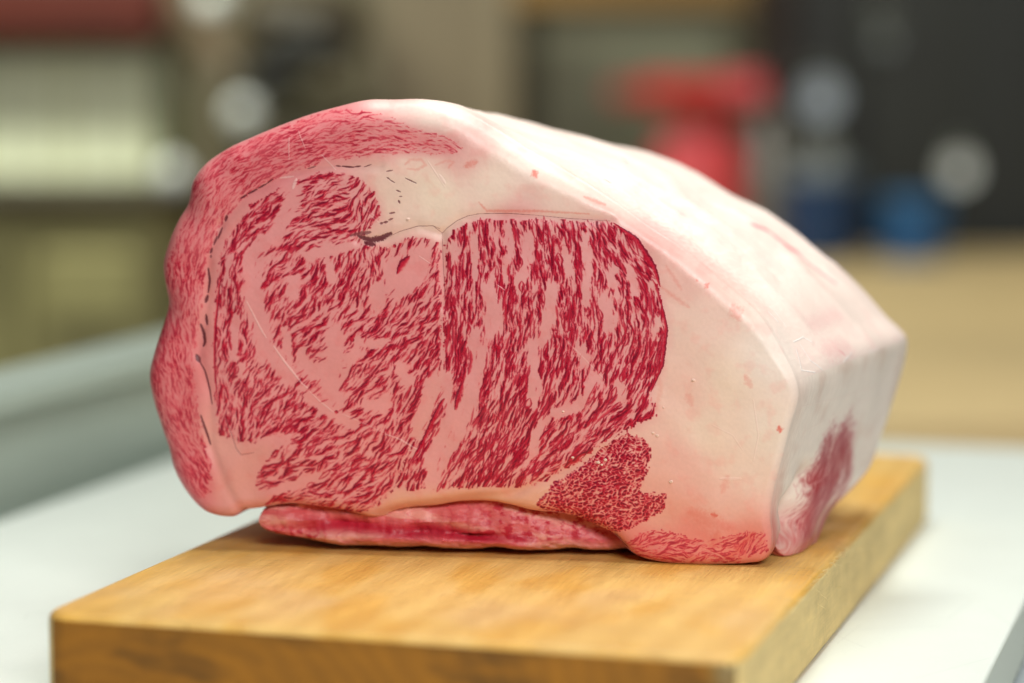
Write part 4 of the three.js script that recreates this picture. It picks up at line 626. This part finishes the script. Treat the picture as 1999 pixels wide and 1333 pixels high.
{ // steel ledge that stands along the white board
  const dir = [Math.sin(-TURN), -Math.cos(TURN)], L = 1.3;
  const b = base('steel_ledge', [-0.312 - dir[0] * 0.42, -0.03, -0.315 - dir[1] * 0.42], TURN);
  tag(b, 'long stainless steel ledge beside the white cutting board', 'ledge');
  const m = new THREE.MeshStandardMaterial({ map: mottled([164, 175, 164], 0.08, 5, 4), metalness: 0.1, roughness: 0.45 }), bright = new THREE.MeshStandardMaterial({ map: mottled([164, 175, 164], 0.08, 5, 5), metalness: 0.1, roughness: 0.45 });
  part('side_panel', rbox(0.03, 0.09, L, 0.002).translate(-0.012, 0.045, -L / 2), m, b);
  part('rim', rbox(0.05, 0.007, L + 0.02, 0.003).translate(-0.018, 0.0955, -L / 2), bright, b).userData.label = 'flat steel top';
  part('lip', rbox(0.006, 0.014, L + 0.02, 0.0028).translate(0.0095, 0.0905, -L / 2), bright, b);
}
const Z = -2.35;
{ // wall closing the view
  const w = finish(new THREE.Mesh(new THREE.BoxGeometry(5, 3.2, 0.1), painted([126, 118, 96], 0.85, 0.1, 5, 12))); w.name = 'back_wall'; w.position.set(0, 0.4, -3.05); w.userData.kind = 'structure'; w.userData.label = 'dull beige kitchen wall far behind'; scene.add(w);
}
// a box that covers the given corner marks of the far plane
function slabBetween([x0, y0, z], [x1, y1], depth, r = 0.01) { return rbox(Math.abs(x1 - x0), Math.abs(y1 - y0), depth, r).translate((x0 + x1) / 2, (y0 + y1) / 2, z - depth / 2); }
{ // cream cabinet on the left with a dark top
  const b = base('cream_cabinet', [0, 0, 0]), c = painted([166, 158, 106], 0.6, 0.08, 5, 21), dk = painted([58, 46, 26], 0.5, 0.2, 5, 22);
  part('carcass', slabBetween([-0.7756,0.0841,-2.0], [-0.4236,-0.1994,-2.0], 0.4), c, b);
  const door = part('door', slabBetween([-0.5759,0.0463,-1.975], [-0.4392,-0.1399,-1.975], 0.022, 0.004), painted([158, 150, 100], 0.55, 0.08, 4, 23), b);
  part('door_panel', slabBetween([-0.5562,0.031,-1.966], [-0.4513,-0.0512,-1.966], 0.012, 0.004), painted([170, 162, 108], 0.55, 0.06, 4, 24), door);
  part('rail', slabBetween([-0.6045,0.0544,-1.972], [-0.5839,-0.1395,-1.972], 0.02, 0.004), c, b);
  part('cabinet_top', slabBetween([-0.7713,0.1057,-1.96], [-0.407,0.0862,-1.96], 0.46, 0.004), dk, b);
  tag(b, 'cream cabinet with a dark top, blurred behind the steel tray', 'cabinet');
}
const blinds = [painted([234, 238, 204], 0.7, 0.05, 4, 26), painted([236, 240, 208], 0.7, 0.05, 4, 36), painted([231, 235, 200], 0.7, 0.05, 4, 37)];
{ // pale window blind with red-brown beam above
  const b = base('window_blind', [0, 0, 0]), geos = [];
  const p0 = [-0.822,0.2825,-2.32], p1 = [-0.4703,0.0871,-2.32], n = 9;
  for (let i = 0; i < n; i++) { const a = mix(p0[0], p1[0], i / n), c = mix(p0[0], p1[0], (i + 1) / n) - 0.002; part('blind_slat', rbox(c - a, p0[1] - p1[1], 0.012, 0.004).rotateY(0.08 * ((i % 3) - 1)).translate((a + c) / 2, (p0[1] + p1[1]) / 2, -2.33), blinds[i % 3], b); }
  void geos; tag(b, 'pale cream upright window blind above the dark cabinet top', 'blind');
  const w = base('wooden_beam', [0, 0, 0]); part('beam', slabBetween([-0.8269,0.3758,-2.24], [-0.45,0.2897,-2.24], 0.12, 0.012), painted([86, 25, 5], 0.55, 0.2, 5, 27), w); part('lower_lip', slabBetween([-0.8316,0.2885,-2.25], [-0.4515,0.2767,-2.25], 0.1, 0.006), painted([46, 14, 4], 0.6, 0.2, 5, 28), w);
  tag(w, 'red-brown wooden beam above the cream blind', 'beam');
  const g = base('window_post', [0, 0, 0]); part('post', slabBetween([-0.4607,0.285,-2.3], [-0.4366,0.084,-2.3], 0.06, 0.006), painted([66, 70, 26], 0.7, 0.2, 5, 29), g); part('foot', slabBetween([-0.466,0.1033,-2.29], [-0.4299,0.0845,-2.29], 0.08, 0.006), painted([60, 60, 30], 0.7, 0.2, 5, 30), g);
  tag(g, 'dark green post at the edge of the cream blind', 'post');
}
const highlightWhite = new THREE.MeshPhysicalMaterial({ map: mottled([226, 230, 226], 0.05, 5, 41), roughness: 0.25, clearcoat: 0.6 });  // near-white surface of the objects that stand for highlights
{ // grey machine with a slanting arm
  const b = base('kitchen_machine', [0, 0, 0]), g = painted([96, 88, 66], 0.5, 0.14, 5, 31), g2 = painted([92, 87, 64], 0.5, 0.14, 5, 32), k = painted([22, 20, 12], 0.5, 0.2, 5, 33);
  const bar = (a, c, r, m, name) => { const A = new THREE.Vector3(...a), C = new THREE.Vector3(...c), d = C.clone().sub(A), q = new THREE.Quaternion().setFromUnitVectors(new THREE.Vector3(0, 1, 0), d.clone().normalize()); const geo = new THREE.CapsuleGeometry(r, d.length(), 6, 20).applyQuaternion(q).translate((A.x + C.x) / 2, (A.y + C.y) / 2, (A.z + C.z) / 2); return part(name, geo, m, b); };
  bar([-0.4674,0.3779,-2.3], [-0.3654,0.2383,-2.3], 0.028, painted([118, 100, 76], 0.45, 0.1, 5, 34), 'arm');
  bar([-0.3654,0.2383,-2.3], [-0.3909,0.0705,-2.3], 0.034, g, 'arm');
  part('body', slabBetween([-0.3536,0.2085,-2.28], [-0.1875,0.0582,-2.28], 0.3, 0.05), g2, b);
  part('head', slabBetween([-0.3673,0.3647,-2.3], [-0.2009,0.2517,-2.3], 0.26, 0.05), painted([66, 56, 36], 0.5, 0.2, 5, 35), b);
  part('neck', slabBetween([-0.2695,0.2584,-2.32], [-0.2092,0.1979,-2.32], 0.12, 0.03), g, b);
  bar([-0.2903,0.2793,-2.25], [-0.2375,0.2767,-2.25], 0.03, k, 'knob'); bar([-0.3271,0.2333,-2.25], [-0.2907,0.2306,-2.25], 0.026, k, 'knob'); part('cap', new THREE.SphereGeometry(0.022, 24, 16).translate(...[-0.3797,0.3331,-2.2]), highlightWhite, b);  // the white cap sphere is added as a blurred highlight
  part('foot', slabBetween([-0.3752,0.0716,-2.28], [-0.1749,-0.0902,-2.28], 0.32, 0.02), g2, b);
  tag(b, 'grey machine with a slanting arm and dark knobs, left of the tall beige door', 'machine');
}
const orb = (name, at, r, m, label, category, group) => { const g = base(name, at); const prof = [[0, -0.9], [0.55, -0.88], [0.85, -0.55], [1, -0.05], [0.93, 0.4], [0.62, 0.8], [0.3, 0.93], [0.28, 1.05], [0.16, 1.15], [0, 1.17]].map(([a, y]) => new THREE.Vector2(a * r, y * r)); part('bowl', new THREE.LatheGeometry(prof.slice(0, 6), 32), m, g); part('lid', new THREE.LatheGeometry(prof.slice(5), 32), m, g); tag(g, label, category, group); return g; };
orb('highlight_pot', [-0.4042,0.1212,-1.98], 0.02, highlightWhite, 'small white pot put in as a bright highlight at the end of the dark cabinet top', 'pot');  // white pot set where a glint shows on something shiny
{ const s = base('highlight_knob', [0, 0, 0]); part('bracket', slabBetween([-0.3508,0.1836,-2.2], [-0.3343,0.1412,-2.2], 0.03, 0.006), steel, s); part('knob', new THREE.SphereGeometry(0.02, 24, 16).scale(1, 1.05, 0.8).translate(...[-0.3382,0.1928,-2.16]), highlightWhite, s); tag(s, 'white round knob put in as a bright highlight in front of the grey machine', 'knob'); }  // knob and bracket added to carry a blurred highlight
{ // tall beige door and its dark gap, painted as a strip, then a grey cupboard
  const b = base('tall_door', [0, 0, 0]); part('leaf', slabBetween([-0.1868,0.4271,-2.5], [0.0004,-0.1123,-2.5], 0.05, 0.006), painted([120, 108, 86], 0.6, 0.07, 3, 51), b); part('edge_strip', slabBetween([-0.0314,0.4269,-2.495], [0.0004,-0.1118,-2.495], 0.02, 0.004), painted([132, 121, 98], 0.6, 0.07, 3, 52), b);
  tag(b, 'tall plain beige door behind the beef', 'door');
  const c = base('grey_cupboard', [0, 0, 0]); part('door', slabBetween([0.0392,0.3376,-2.7], [0.3177,-0.0717,-2.7], 0.05, 0.006), painted([122, 122, 100], 0.6, 0.1, 3, 53), c); part('frame', slabBetween([0.0034,0.4376,-2.72], [0.0384,-0.0734,-2.72], 0.06, 0.006), painted([54, 46, 22], 0.7, 0.2, 3, 54), c); part('top_rail', slabBetween([-0.0144,0.4347,-2.66], [0.3848,0.3382,-2.66], 0.08, 0.006), painted([146, 112, 58], 0.6, 0.15, 3, 55), c);  // the dark strip beside the door is the gap, put into colour
  tag(c, 'grey-green cupboard door with a tan top rail behind the red things', 'cupboard');
}
{ // dark cabinet on the right
  const b = base('dark_cabinet', [0, 0, 0]), m = painted([19, 21, 15], 0.5, 0.18, 4, 61);
  part('carcass', slabBetween([0.3978,0.4472,-2.62], [0.9317,-0.0352,-2.62], 0.3, 0.006), m, b); part('door', slabBetween([0.5008,0.4462,-2.6], [0.6544,-0.019,-2.6], 0.02, 0.004), painted([22, 26, 18], 0.45, 0.15, 4, 62), b); part('door', slabBetween([0.6517,0.4462,-2.6], [0.9116,-0.019,-2.6], 0.02, 0.004), painted([27, 31, 28], 0.45, 0.15, 4, 63), b);
  tag(b, 'dark green-black cabinet behind the blue tubs', 'cabinet');
  const p = base('brown_post', [0, 0, 0]); part('post', slabBetween([0.3449,0.4462,-2.6], [0.401,-0.0337,-2.6], 0.08, 0.01), painted([38, 22, 8], 0.6, 0.2, 4, 64), p); part('cap', slabBetween([0.339,0.3378,-2.58], [0.4,0.3163,-2.58], 0.1, 0.01), painted([44, 26, 12], 0.6, 0.2, 4, 65), p); tag(p, 'dark brown post between the cupboard and dark cabinet', 'post');
}
const RED = painted([186, 14, 12], 0.4, 0.1, 4, 71), ROSE = painted([208, 76, 84], 0.45, 0.12, 4, 72);
{ // red machine: a head over a rosy housing on a stand
  const b = base('red_machine', [0, 0, 0]);
  part('head', slabBetween([0.1696,0.2382,-2.33], [0.3392,0.1964,-2.33], 0.14, 0.0205), RED, b); part('nozzle', slabBetween([0.1297,0.2313,-2.35], [0.1748,0.2008,-2.35], 0.09, 0.015), painted([150, 60, 48], 0.5, 0.1, 4, 73), b); part('panel', slabBetween([0.2774,0.2436,-2.325], [0.3332,0.2072,-2.325], 0.01, 0.004), ROSE, b);
  part('column', slabBetween([0.2334,0.2005,-2.37], [0.2749,0.1615,-2.37], 0.1, 0.02), RED, b);
  part('housing', slabBetween([0.1937,0.1626,-2.33], [0.3106,0.0007,-2.33], 0.16, 0.03), ROSE, b); part('stripe', slabBetween([0.2682,0.1572,-2.328], [0.2997,0.0554,-2.328], 0.01, 0.004), RED, b); part('foot', slabBetween([0.1872,0.0151,-2.32], [0.32,-0.0067,-2.32], 0.18, 0.008), RED, b);
  tag(b, 'red machine with rosy housing, blurred behind the fat cap', 'machine');
}
// shiny lids and tubs in front of the dark cabinet
const grey = (v, s) => new THREE.MeshPhysicalMaterial({ map: mottled(v, 0.06, 5, s), roughness: 0.3, clearcoat: 0.5 });
function tub(name, at, r, h, m, lidM, label, category) { const g = base(name, at); part('body', new THREE.LatheGeometry([[0, 0], [0.88, 0], [0.94, 0.03], [1, 0.9], [0.96, 1]].map(([a, y]) => new THREE.Vector2(a * r, y * h)), 32), m, g); part('lid', new THREE.LatheGeometry([[1.02, 0.93], [1.04, 0.95], [1.04, 1.03], [0.98, 1.06], [0, 1.08]].map(([a, y]) => new THREE.Vector2(a * r, y * h)), 32), lidM, g); tag(g, label, category); return g; }
const y0 = -0.0035;
tub('blue_tub', [[0.4059,0.0063,-2.3][0], y0, -2.3], 0.05, 0.115, painted([16, 52, 92], 0.4, 0.1, 4, 81), painted([110, 120, 128], 0.4, 0.1, 4, 82), 'dark blue tub with a grey lid', 'tub');
tub('blue_tub_001', [[0.5275,0.0063,-2.3][0], y0, -2.3], 0.044, 0.08, painted([30, 84, 134], 0.4, 0.1, 4, 83), painted([44, 104, 150], 0.4, 0.1, 4, 84), 'low bright blue tub below the pale disc', 'tub');
{ // pale discs on hooks, put in for out-of-focus highlights before the dark cabinet
  const disc = (name, at, r, v, s, label) => { const g = base(name, at); const prof = [[0, 0], [0.5, 0], [0.58, 0.06], [0.86, 0.2], [1, 0.36], [1.02, 0.4], [0.94, 0.38], [0.8, 0.24], [0, 0.1]].map(([a, y]) => new THREE.Vector2(a * r, y * r * 0.7)); part('highlight_plate', new THREE.LatheGeometry(prof, 40).rotateX(Math.PI / 2), grey(v, s), g); part('added_hook', new THREE.TorusGeometry(0.009, 0.002, 8, 16).translate(0, r + 0.006, 0.004), steel, g); tag(g, label, 'highlight_plate', 'blurred highlights put in as discs before the dark cabinet'); return g; };
  disc('highlight_disc', [0.6349,0.1064,-2.585], 0.021, [238, 243, 240], 91, 'palest disc put in as a blurred highlight, above the bright blue tub');
  disc('highlight_disc_001', [0.4367,0.2081,-2.585], 0.027, [172, 182, 194], 92, 'bluish grey disc put in as a blurred highlight, high above the dark blue tub');
  disc('highlight_disc_002', [0.4378,0.1246,-2.585], 0.025, [136, 140, 134], 93, 'grey disc put in as a blurred highlight, just above the dark blue tub');
  disc('highlight_disc_003', [0.5176,0.2982,-2.575], 0.026, [64, 70, 66], 94, 'dim dark grey disc put in as a blurred highlight, highest on the dark cabinet');
}
{ const g = base('grey_jug', [[0.3417,-0.0023,-2.42][0], y0, -2.42]); const h = 0.2; part('body', new THREE.LatheGeometry([[0, 0], [0.8, 0], [0.95, 0.1], [1, 0.4], [0.86, 0.7], [0.6, 0.85], [0.62, 1], [0.56, 1], [0, 0.9]].map(([a, y]) => new THREE.Vector2(a * 0.035, y * h)), 28), grey([150, 150, 138], 95), g); part('handle', new THREE.TorusGeometry(0.035, 0.006, 8, 20, Math.PI).rotateZ(-Math.PI / 2).translate(0.033, h * 0.55, 0), grey([150, 150, 138], 96), g); tag(g, 'pale grey jug beside the rosy machine housing', 'jug'); }

renderer.render(scene, camera);
